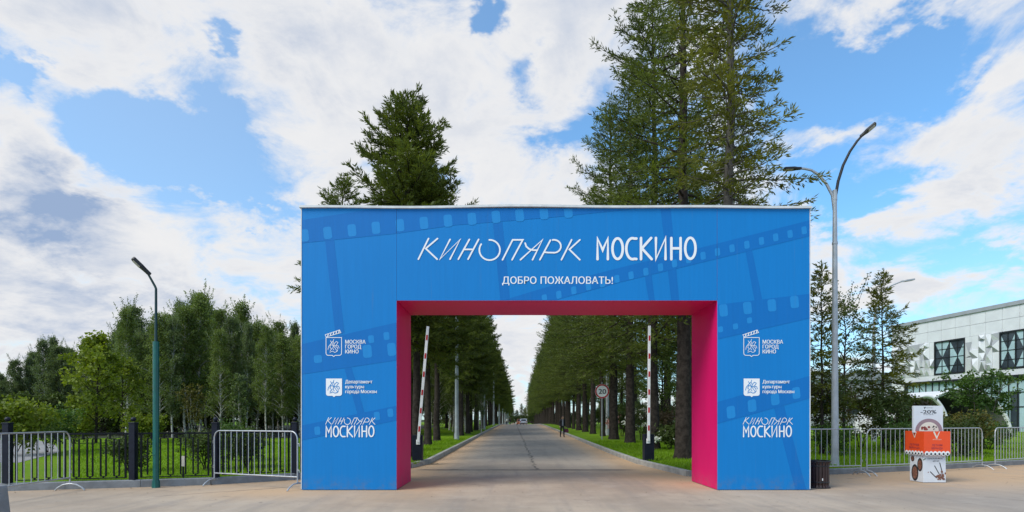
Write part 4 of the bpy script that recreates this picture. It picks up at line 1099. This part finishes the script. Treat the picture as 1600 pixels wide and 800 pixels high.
# ------------------------------------------------------------------ lamps
lt = thing('street_lamp', (-7.8, 12.62, 0), 'teal green stepped lamp post with a bent arm at the left fence', 'lamp')
b = MB(); b.tube([(0, 0, -.02), (0, 0, .16)], [.085, .075], 8, smooth=False); b.tube([(0, 0, .16), (0, 0, 3.12)], .062, 8, smooth=False); b.tube([(0, 0, 3.12), (0, 0, 3.2), (0, 0, 3.2)], [.062, .062, .034], 8, smooth=False)
b.box((0, -.064, .9), (.07, .012, .35)); b.build('post', 'teal', lt)
b = MB(); b.tube([(0, 0, 3.2), (0, 0, 4.36), (-.02, 0, 4.41), (-.13, -.06, 4.66)], [.030, .025, .024, .022], 8); b.build('arm', 'teal_dark', lt)
def head(parent, p, dirv, up, L=.42, W_=.2, Hh=.07, mats=('dark', 'lens')):
    dv = Vector(dirv).normalized(); uv = (Vector(up) - dv * Vector(up).dot(dv)).normalized(); sv_ = dv.cross(uv)
    m = Matrix((sv_, dv, uv)).transposed().to_4x4(); m.translation = Vector(p)
    b = MB(); 
    pr = [(-.045, -.08), (.045, -.08), (.06, .04), (W_ / 2, .14), (W_ / 2, L), (W_ / 2 - .03, L + .03), (-W_ / 2 + .03, L + .03), (-W_ / 2, L), (-W_ / 2, .14), (-.06, .04)]
    n = len(pr)
    vs = [m @ Vector((x, y, -Hh / 2)) for x, y in pr] + [m @ Vector((x, y, Hh / 2)) for x, y in pr]
    b.add(vs, [list(range(n)), list(range(n, 2 * n))[::-1]] + [(i, (i + 1) % n, n + (i + 1) % n, n + i) for i in range(n)])
    h = b.build('lamp_head', mats[0], parent, .008)
    b = MB(); c_ = m @ Vector((0, .14 + (L - .14) / 2, -Hh / 2 - .004)); mm = m.copy(); mm.translation = c_
    b.box((0, 0, 0), (W_ * .8, (L - .14) * .85, .008), mat=mm); b.build('lens', mats[1], h)
    return h
head(lt, (-.15, -.07, 4.71), (-.30, -.22, .36), (.45, .35, .62), .34, .18)
# double armed lamp on the right
ld = thing('street_lamp', (9.53, 17.0, LAWN), 'tall grey double armed street lamp right of the gate', 'lamp')
b = MB(); b.box((0, 0, .02), (.42, .42, .04)); b.tube([(0, 0, .04), (0, 0, .30)], [.12, .11], 12); b.tube([(0, 0, .30), (0, 0, 6.6), (0, 0, 8.1)], [.104, .068, .056], 12); b.build('pole', 'galv_pole', ld)
b = MB(); b.tube([(0, 0, 6.55), (0, 0, 6.62)], .08, 12); b.tube([(0, 0, 7.85), (0, 0, 8.15)], .066, 12); b.build('collar', 'galv_pole', ld)
b = MB()
b.tube([(0, 0, 7.4), (.02, -.01, 8.0), (.08, -.03, 8.4), (.21, -.06, 8.86), (.38, -.11, 9.24), (.56, -.16, 9.52), (.68, -.19, 9.66)], [.045, .043, .041, .039, .036, .034, .032], 8); b.build('arm', 'dark', ld)
b = MB(); b.tube([(0, .0, 7.4), (-.06, .02, 8.0), (-.22, .05, 8.35), (-.44, .1, 8.66), (-.62, .14, 8.80), (-.80, .18, 8.86), (-.95, .2, 8.88)], [.045, .043, .041, .039, .036, .034, .032], 8); b.build('arm', 'galv_pole', ld)
head(ld, (.70, -.20, 9.69), (.42, -.2, .36), (-.3, .3, .75), .38, .19, .06)
head(ld, (-.97, .21, 8.88), (-1, .1, .0), (0, .0, 1), .40, .2, .06)
# far lamp in front of the low building
lf = thing('street_lamp', gp(19.6, 31.2, LAWN), 'grey single arm street lamp rising behind the airy young larch', 'lamp')
b = MB(); b.tube([(0, 0, 0), (0, 0, 6.3)], [.10, .07], 10); b.build('pole', 'galv_pole', lf)
b = MB(); b.tube([(0, 0, 6.2), (.12, 0, 7.4), (.42, 0, 8.1), (.95, 0, 8.5), (1.5, 0, 8.72)], [.06, .05, .045, .04, .035], 8); b.build('arm', 'galv_pole', lf)
head(lf, (1.55, 0, 8.73), (1, 0, .16), (0, 0, 1), .6, .25, .08, ('galv_pole', 'lens'))
# grey avenue poles on the left verge
ap = thing('avenue_lamp', gp(-3.3, 34.4, LAWN), 'tall grey avenue pole nearest the gate on the left verge', 'lamp', 0, 'grey poles along the avenue')
b = MB(); b.tube([(0, 0, 0), (0, 0, .42)], [.155, .14], 10, 0); b.tube([(0, 0, .42), (0, 0, 8.6)], [.125, .075], 10); b.build('pole', 'galv_pole', ap)
for i, Y in enumerate((59., 83., 108., 133., 158., 183., 208.)):
    dup(ap, gp(-3.45 + .0098 * Y, Y, LAWN), 0, f'grey avenue pole, {ORD[i + 1]} of the left verge counted from the gate')
rp = dup(ap, gp(7.0, 42.3, LAWN), math.pi, 'grey pole standing right behind the round speed sign')

# ------------------------------------------------------------------ speed sign
sg = thing('speed_sign', gp(5.5, 35.2, LAWN), 'round red rimmed speed limit sign showing 20 on a grey pole', 'sign')
b = MB(); b.tube([(0, 0, -.1), (0, 0, 3.5)], .035, 10); b.build('pole', 'galv_pole', sg)
b = MB()
def cyl_y(b, r_, y0_, y1_, z, mi, n=32): b.prism([(r_ * math.cos(2 * math.pi * k / n), z + r_ * math.sin(2 * math.pi * k / n)) for k in range(n)], y0_, y1_, mi)
zs = 2.93; cyl_y(b, .44, -.06, -.04, zs, 0); cyl_y(b, .43, -.063, -.061, zs, 1); cyl_y(b, .345, -.067, -.065, zs, 0)
text_into(b, '20', -.225, .225, zs - .155, .31, lambda x, z: (x, -.070, z), 2)
text_into(b, '20', -.205, .245, zs - .155, .31, lambda x, z: (x, -.0712, z), 2)
b.build('disc', ['bwhite', 'red', 'ink'], sg)

# ------------------------------------------------------------------ boom barriers
def boom(loc, label, tilt, Lb, rz, side):
    t = thing('boom_barrier', loc, label, 'barrier', rz)
    b = MB(); b.box((0, 0, .46), (.32, .30, .90)); b.box((0, 0, .925), (.34, .32, .03)); b.box((0, 0, .02), (.38, .36, .04)); b.build('cabinet', 'navy_metal', t, .012)
    b = MB(); b.box((-.04 * side, -.165, .72), (.12, .03, .16)); b.build('mount', 'bwhite', t, .006)
    m = Matrix.Translation((-.04 * side, -.20, .62)) @ Matrix.Rotation(R(tilt), 4, 'Y')
    b = MB(); b.box((0, 0, 0), (.085, .045, Lb), 0, mat=m @ Matrix.Translation((0, 0, Lb / 2 + .1)))
    bo = b.build('boom', 'bwhite', t, .006)
    b = MB(); k = .42
    while k < Lb:
        b.box((0, 0, 0), (.055, .004, .17), 0, mat=m @ Matrix.Translation((.0, -.0255, k + .1))); k += .58
    b.build('reflector', 'red', bo)
    return t
boom(gp(-3.02, 18.45, .02), 'raised red and white boom leaning inward from the cabinet by the left pillar', 4.8, 3.68, 0, -1)
boom(gp(4.45, 18.8, .04), 'raised upright red and white boom on the dark cabinet at the right kerb', .4, 3.72, 0, 1)

# small plate on a stake and the grey block in the corner
mk = thing('marker_post', (-7.62, 13.35, LAWN), 'small white plate on a stake behind the fence by the green lamp post', 'marker')
b = MB(); b.box((0, 0, .22), (.03, .03, .46)); b.build('stake', 'dark', mk)
b = MB(); b.box((0, -.02, .42), (.09, .012, .24)); b.build('plate', 'cream', mk)
cbk = MB(); cbk.add([(-.24, -.24, 0), (.24, -.24, 0), (.24, .24, 0), (-.24, .24, 0), (-.19, -.19, .8), (.19, -.19, .8), (.19, .19, .8), (-.19, .19, .8)], [(0, 1, 2, 3), (4, 5, 6, 7), (0, 1, 5, 4), (1, 2, 6, 5), (2, 3, 7, 6), (3, 0, 4, 7)])
o = cbk.build('concrete_bollard', 'concrete_grey', None, .02); o.location = (-5.56, 5.95, 0); tag(o, 'grey concrete bollard cut off by the lower left corner', 'bollard')

# ------------------------------------------------------------------ white building, low building, tent
A_, B_ = Vector((42.6, 64.6)), Vector((46.9, 38.0)); LF = (B_ - A_).length; fd = (B_ - A_).normalized(); nrm2 = Vector((fd.y, -fd.x))      # nrm2 points away from the facade towards the road
if nrm2.x > 0: nrm2 = -nrm2
BH = 12.0
bd = thing('white_building', (A_.x, A_.y, 0), 'white building clad in triangular relief panels with patterned windows', 'building')
def fp(s_, z, o_=0.): return (fd.x * s_ + nrm2.x * o_, fd.y * s_ + nrm2.y * o_, z)
def slab(b, s0, s1, z0_, z1_, o0, o1, mi=0):
    vs = [fp(s, z, o_) for o_ in (o0, o1) for s, z in ((s0, z0_), (s1, z0_), (s1, z1_), (s0, z1_))]
    b.add(vs, [(0, 1, 2, 3), (7, 6, 5, 4), (0, 4, 5, 1), (1, 5, 6, 2), (2, 6, 7, 3), (3, 7, 4, 0)], mi)
def s_at(xp):
    """distance along the facade of a photo column"""
    k = (xp - 800) / F; return (k * A_.y - A_.x) / (fd.x - k * fd.y)
b = MB(); slab(b, 0, LF, 0, BH - .35, -14, -.12); bdw = b.build('wall', 'panel_white', bd)
b = MB(); slab(b, -.15, LF + .1, BH - .35, BH, -14.1, .12); b.build('roof', 'roofgrey', bd)
b = MB(); k_ = 0.
while k_ < LF - .2:
    e_ = min(LF, k_ + 1.55)
    slab(b, k_, e_ - .03, 9.45, 10.53, -.118, .0); slab(b, k_, e_ - .03, 10.56, BH - .352, -.118, .0); k_ = e_
b.build('parapet_panel', 'panel_white', bd); b = MB(); slab(b, 0, LF, 5.45, 5.98, -.118, -.002); b.build('sill_panel', 'panel_white', bd); b = MB(); slab(b, 0, s_at(1417), 0, 5.40, -.118, -.002); b.build('lower_panel', 'panel_white', bd)
wins = [(s_at(1460), s_at(1508)), (s_at(1562), s_at(1640))]
rel = MB(); rr_ = random.Random(8)
spans = [(0, wins[0][0]), (wins[0][1], wins[1][0]), (wins[1][1], LF)]
for s0, s1 in spans:
    rel = MB()
    n = max(1, round((s1 - s0) / .62))
    for i in range(n):
        a0, a1 = s0 + (s1 - s0) * i / n + .006, s0 + (s1 - s0) * (i + 1) / n - .006; z = 6.0
        while z < 9.44:
            h = rr_.uniform(.55, 1.7); z2 = 9.44 if z + h > 9.0 else z + h
            mode = rr_.randrange(5); mz = (z + z2) / 2; ma = (a0 + a1) / 2; d_ = rr_.uniform(.22, .45)
            p = [fp(a0, z), fp(a1, z), fp(a1, z2), fp(a0, z2)]
            ap_ = {0: (a0 + .03, z2 - .08), 1: (a1 - .03, z + .12), 2: (a0 + (a1 - a0) * rr_.uniform(.3, .7), mz), 3: (a1 - .03, z2 - .1), 4: None}[mode]
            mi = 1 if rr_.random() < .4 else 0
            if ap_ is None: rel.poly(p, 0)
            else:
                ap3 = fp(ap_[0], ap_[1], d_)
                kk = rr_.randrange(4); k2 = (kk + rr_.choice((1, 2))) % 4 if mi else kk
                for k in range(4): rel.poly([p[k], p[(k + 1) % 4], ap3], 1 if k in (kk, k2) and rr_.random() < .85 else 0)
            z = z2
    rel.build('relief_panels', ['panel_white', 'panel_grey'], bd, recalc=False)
for wi, (s0, s1) in enumerate(wins):
    z0_, z1_ = 6.02, 9.42
    b = MB(); slab(b, s0, s1, z0_, z1_, -.116, -.06); wn = b.build('window', 'glass_dark', bd)
    b = MB(); t_ = .07
    for sa_, sb_ in ((s0, s0 + t_ * 1.6), (s1 - t_ * 1.6, s1)): slab(b, sa_, sb_, z0_, z1_, -.058, .06)
    slab(b, s0 + .115, s1 - .115, z0_, z0_ + .16, -.058, .058); slab(b, s0 + .115, s1 - .115, z1_ - .12, z1_, -.058, .058)
    nc = 4 if wi == 0 else 6
    for k in range(1, nc): c_ = s0 + (s1 - s0) * k / nc; slab(b, c_ - t_ / 2, c_ + t_ / 2, z0_ + .162, z1_ - .122, -.058, -.01 if k % 2 else .03)
    for k in range(1, 4): zc = z0_ + (z1_ - z0_) * k / 4; slab(b, s0 + .117, s1 - .117, zc - .03, zc + .03, -.057, -.018)
    b.build('frame', 'mullion', wn)
    b = MB()
    for j in range(nc // 2):
        u0, u1 = s0 + (s1 - s0) * 2 * j / nc, s0 + (s1 - s0) * (2 * j + 2) / nc; um, zm = (u0 + u1) / 2, (z0_ + z1_) / 2
        if (j + wi) % 2 == 0: tr = [[(u0, z0_ + .1), (u1, z0_ + .1), (um, zm)], [(u0, z1_ - .1), (um, zm), (u1, z1_ - .1)]]
        else: tr = [[(u0, z0_ + .1), (um, zm), (u0, z1_ - .1)], [(u1, z0_ + .1), (u1, z1_ - .1), (um, zm)]]
        for q_ in tr: b.poly([fp(s, z, -.055) for s, z in q_])
    b.build('pane', 'mint', wn, recalc=False)
# glazed ground floor
s0 = s_at(1417.5); b = MB(); slab(b, s0, LF, .3, 5.40, -.118, -.06); gw_ = b.build('window', 'mint', bd)
b = MB()
slab(b, s0 - .1, LF, 5.26, 5.44, -.058, .3); slab(b, s0 - .1, s0 + .08, 0, 5.26, -.057, .28); k = s0 + .75
while k < LF: slab(b, k - .04, k + .04, .3, 5.258, -.058, .02); k += .78
for z in (2.6, 3.9): slab(b, s0 + .1, LF, z - .04, z + .04, -.0575, -.01)
b.build('frame', 'mullion', gw_)
b = MB(); slab(b, s_at(1578), s_at(1592), .3, 4.0, -.059, -.045); b.build('door', 'glass_dark', bd)
for k in range(6):
    b = MB(); slab(b, 2 + k * 4.5, 3.2 + k * 4.5, BH, BH + .25 + .2 * (k % 2), -4.5, -3.4); b.build('roof_vent', 'panel_grey', bd)
b = MB(); b.tube([fp(s_at(1573), BH, -2), fp(s_at(1573), BH + 5.2, -2)], [.02, .008], 5); b.build('mast', 'galv_pole', bd)
# low grey building behind
lb_ = thing('low_building', (42.5, 78, 0), 'low pale building with a flat grey roof behind the young larches', 'building')
b = MB(); b.box((4, 5, 3.4), (17, 10, 6.8)); b.build('wall', 'panel_grey', lb_)
b = MB(); b.box((4, 5, 7.3), (17.6, 10.6, 1.0)); b.build('roof', 'roofgrey', lb_)
for k in range(5):
    b = MB(); b.box((-2.6 + k * 3.3, -.03, 3.2), (2.2, .06, 1.9)); b.build('window', 'glass_dark', lb_)
# white vaulted tent
def vault(parent, c, r_, h_, y0_, y1_, th, name, rzv=0.):
    b = MB(); n = 28; vs = []
    for y in (y0_, y1_):
        for rr2 in (0, th):
            for k in range(n + 1):
                a = math.pi * k / n; vs.append((c[0] + (r_ - rr2) * math.cos(a), y, (h_ - rr2) * math.sin(a)))
    m = n + 1; fs = []
    for k in range(n):
        fs.append((k, k + 1, 2 * m + k + 1, 2 * m + k)); fs.append((m + k, 3 * m + k, 3 * m + k + 1, m + k + 1))
        fs.append((k, m + k, m + k + 1, k + 1)); fs.append((2 * m + k, 2 * m + k + 1, 3 * m + k + 1, 3 * m + k))
    b.add(vs, fs, 0, False)
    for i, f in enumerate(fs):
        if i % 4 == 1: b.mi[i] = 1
    o = b.build(name, ['tent', 'tent_in'], parent)
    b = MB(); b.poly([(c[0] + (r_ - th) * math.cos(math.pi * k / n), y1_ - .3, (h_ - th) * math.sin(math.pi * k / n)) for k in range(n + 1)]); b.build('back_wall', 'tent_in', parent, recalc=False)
    b = MB(); b.tube([(c[0] + r_ * math.cos(math.pi * k / n), y0_ - .02, h_ * math.sin(math.pi * k / n)) for k in range(n + 1)], .11, 8); b.build('rim', 'tent', parent)
    return o
tn = thing('white_tent', gp(31.2, 40., 0), 'large white vaulted tent with open front behind the umbrella crowned tree', 'tent')
vault(tn, (0, 0, 0), 3.45, 3.35, 0, 7, .16, 'shell')
b = MB(); b.box((0, 1.2, .55), (5.6, .5, 1.1)); b.build('counter', 'roofgrey', tn)
tn2 = thing('white_tent', gp(27.3, 38., 0), 'small white arched tent peeking above the promotional stand', 'tent')
vault(tn2, (0, 0, 0), 1.55, 2.85, 0, 3.4, .14, 'shell')

# ------------------------------------------------------------------ people
def person(label, loc, rz, H, mats, stride=.2, bow=.08, nm='person'):
    root = thing(nm, loc, label, 'person', rz)
    V = []; E = []; RR = []
    def v(p, r_, par=None):
        V.append(p); RR.append(r_); i = len(V) - 1
        if par is not None: E.append((par, i))
        return i
    pel = v((0, 0, .95), .145); sp1 = v((0, -.01, 1.12), .14, pel); ch = v((0, -.02 - bow * .3, 1.32), .155, sp1); nk = v((0, -.03 - bow * .6, 1.48), .062, ch)
    hd = v((0, -.05 - bow, 1.57), .085, nk); ht = v((0, -.05 - bow * 1.2, 1.67), .095, hd); v((0, -.045 - bow * 1.2, 1.73), .06, ht)
    v((0, -.16 - bow, 1.60), .018, hd); v((.095, -.04 - bow, 1.61), .018, hd); v((-.095, -.04 - bow, 1.61), .018, hd)
    for s_ in (-1, 1):
        sh = v((s_ * .17, -.02 - bow * .4, 1.41), .075, ch); el = v((s_ * .235, .02 + s_ * .05, 1.15), .055, sh); wr = v((s_ * .255, -.06 + s_ * .11, .93), .038, el)
        pa = v((s_ * .26, -.075 + s_ * .115, .86), .032, wr)
        for fi in range(4):
            y_ = -.105 + s_ * .115 + fi * .022; a = v((s_ * .262, y_, .80), .010, pa); v((s_ * .255, y_ + .008, .765 - .008 * (fi in (1, 2))), .009, a)
        th_ = v((s_ * .235, -.115 + s_ * .115, .845), .011, pa); v((s_ * .232, -.125 + s_ * .115, .80), .010, th_)
        hp = v((s_ * .085, 0, .88), .10, pel); kn = v((s_ * .095, -s_ * stride * .5 - .03, .50), .07, hp); an = v((s_ * .095, -s_ * stride + .03, .10), .05, kn)
        he = v((s_ * .095, -s_ * stride + .01, .05), .045, an); v((s_ * .105, -s_ * stride - .16, .035), .036, he)
    me = bpy.data.meshes.new('body'); me.from_pydata(V, E, []); o = bpy.data.objects.new('body', me); COL.objects.link(o)
    md = o.modifiers.new('skin', 'SKIN'); sv_ = me.skin_vertices[0].data
    for i, r_ in enumerate(RR): sv_[i].radius = (r_, r_)
    sv_[0].use_root = True
    sb = o.modifiers.new('sub', 'SUBSURF'); sb.levels = 2; sb.render_levels = 2
    bpy.context.view_layer.update()
    me2 = bpy.data.meshes.new_from_object(o.evaluated_get(bpy.context.evaluated_depsgraph_get()))
    bpy.data.objects.remove(o); me2.name = 'body'; me2.materials.clear()
    for m_ in mats: me2.materials.append(M[m_])
    for p in me2.polygons:
        c_ = p.center; p.use_smooth = True
        if c_.z > 1.49 or (abs(c_.x) > .2 and c_.z < .92 and c_.z > .7): k = 0
        elif c_.z < .09: k = 4
        elif c_.z < .93 and abs(c_.x) < .21: k = 1
        elif c_.y < -.06 and abs(c_.x) < .055: k = 3
        else: k = 2
        p.material_index = k
    ob = bpy.data.objects.new('body', me2); COL.objects.link(ob); ob.parent = root
    b = MB(); prof = [(.001, .125), (.05, .115), (.088, .075), (.103, .02), (.10, -.03), (.085, -.06)]
    b.lathe(prof, (0, -.03 - bow * 1.1, 1.665), 14); b.build('hair', 'hair', root)
    root.scale = (H / 1.79,) * 3
    return root
person('person in dark open jacket over grey shirt walking beside the right kerb', gp(3.62, 41.5), R(12), 1.56, ['skin', 'cloth_black', 'cloth_black', 'cloth_grey', 'cloth_black'], .2, .10)
bg_ = thing('carry_bag', gp(3.62 + .29, 41.5 - .02, .33), 'dark red carry bag hanging from the hand of the walking person', 'bag')
b = MB(); b.prism([(-.15, .0), (.15, .0), (.17, .10), (.13, .28), (-.13, .28), (-.17, .10)], -.06, .06); b.build('pouch', 'bag', bg_, .03)
b = MB(); b.tube([(-.08, 0, .28), (-.06, 0, .37), (0, 0, .41), (.06, 0, .37), (.08, 0, .28)], .010, 6); b.build('handle', 'dark', bg_)
person('person in black walking far down the avenue, right one of a pair', gp(-.45, 141.), R(170), 1.75, ['skin', 'cloth_black', 'cloth_black', 'cloth_black', 'cloth_black'], .16, .0)
person('person in black and pale clothes far down the avenue, left one of a pair', gp(-1.25, 143.), R(175), 1.7, ['skin', 'cloth_black', 'cloth_light', 'cloth_black', 'cloth_black'], .12, .0)

# ------------------------------------------------------------------ far cars
def car(label, loc, rz, paint, L=4.2, H=1.55):
    t = thing('parked_car', loc, label, 'car', rz); w2 = .88
    side_ = [(-2.08, .30), (-2.1, .62), (-1.98, .90), (-1.75, 1.0), (-1.45, H - .02), (.45, H), (1.05, 1.02), (1.9, .88), (2.1, .60), (2.08, .28)]
    b = MB(); n = len(side_); rows = ((-w2, .0), (-w2 + .05, .0), (w2 - .05, .0), (w2, .0)); vs = []
    for x_, _ in rows:
        for (y, z) in side_:
            tuck = .14 * max(0, (z - .95)) / .6
            vs.append((x_ * (1 - tuck), y, z))
    fs = [(r_ * n + i, r_ * n + (i + 1) % n, (r_ + 1) * n + (i + 1) % n, (r_ + 1) * n + i) for r_ in range(3) for i in range(n)] + [tuple(range(n)), tuple(range(3 * n, 4 * n))]
    b.add(vs, fs); b.build('body', paint, t, .04)
    b = MB(); b.poly([(-.62, -1.90 + .03, 1.04), (.62, -1.87, 1.04), (.56, -1.52, 1.42), (-.56, -1.52, 1.42)]); b.v = [(x, y - .06, z) for x, y, z in b.v]
    b.poly([(-.66, 1.03, 1.07), (.66, 1.03, 1.07), (.58, .58, 1.46), (-.58, .58, 1.46)]); b.build('windscreen', 'carglass', t, recalc=False)
    for s_ in (-1, 1):
        b = MB(); b.poly([(s_ * .865, -1.3, 1.04), (s_ * .865, .75, 1.04), (s_ * .81, .35, 1.44), (s_ * .81, -1.15, 1.44)]); b.build('side_window', 'carglass', t, recalc=False)
        b = MB(); b.box((s_ * .72, -2.05, .82), (.26, .12, .2)); b.build('tail_light', 'taillight', t, .02)
        b = MB(); b.box((s_ * .66, 2.02, .70), (.34, .14, .16)); b.build('headlight', 'lens', t, .02)
        for y in (-1.3, 1.3):
            b = MB(); b.tube([(s_ * .72, y, .32), (s_ * .90, y, .32)], .32, 18); wl = b.build('wheel', 'tyre', t)
            b = MB(); b.tube([(s_ * .885, y, .32), (s_ * .91, y, .32)], .19, 14); b.build('rim', 'galv', wl)
    b = MB(); b.box((0, -2.1, .42), (1.6, .08, .2)); b.build('bumper', 'dark', t, .02)
    b = MB(); b.box((0, -2.1, .72), (.52, .02, .12)); b.build('number_plate', 'bwhite', t)
    return t
car('silver hatchback seen from behind at the far end of the avenue', gp(2.95, 146.), R(-2), 'silver')
car('orange car half hidden left of the silver hatchback far down the avenue', gp(2.2, 153.), R(176), 'carorange')
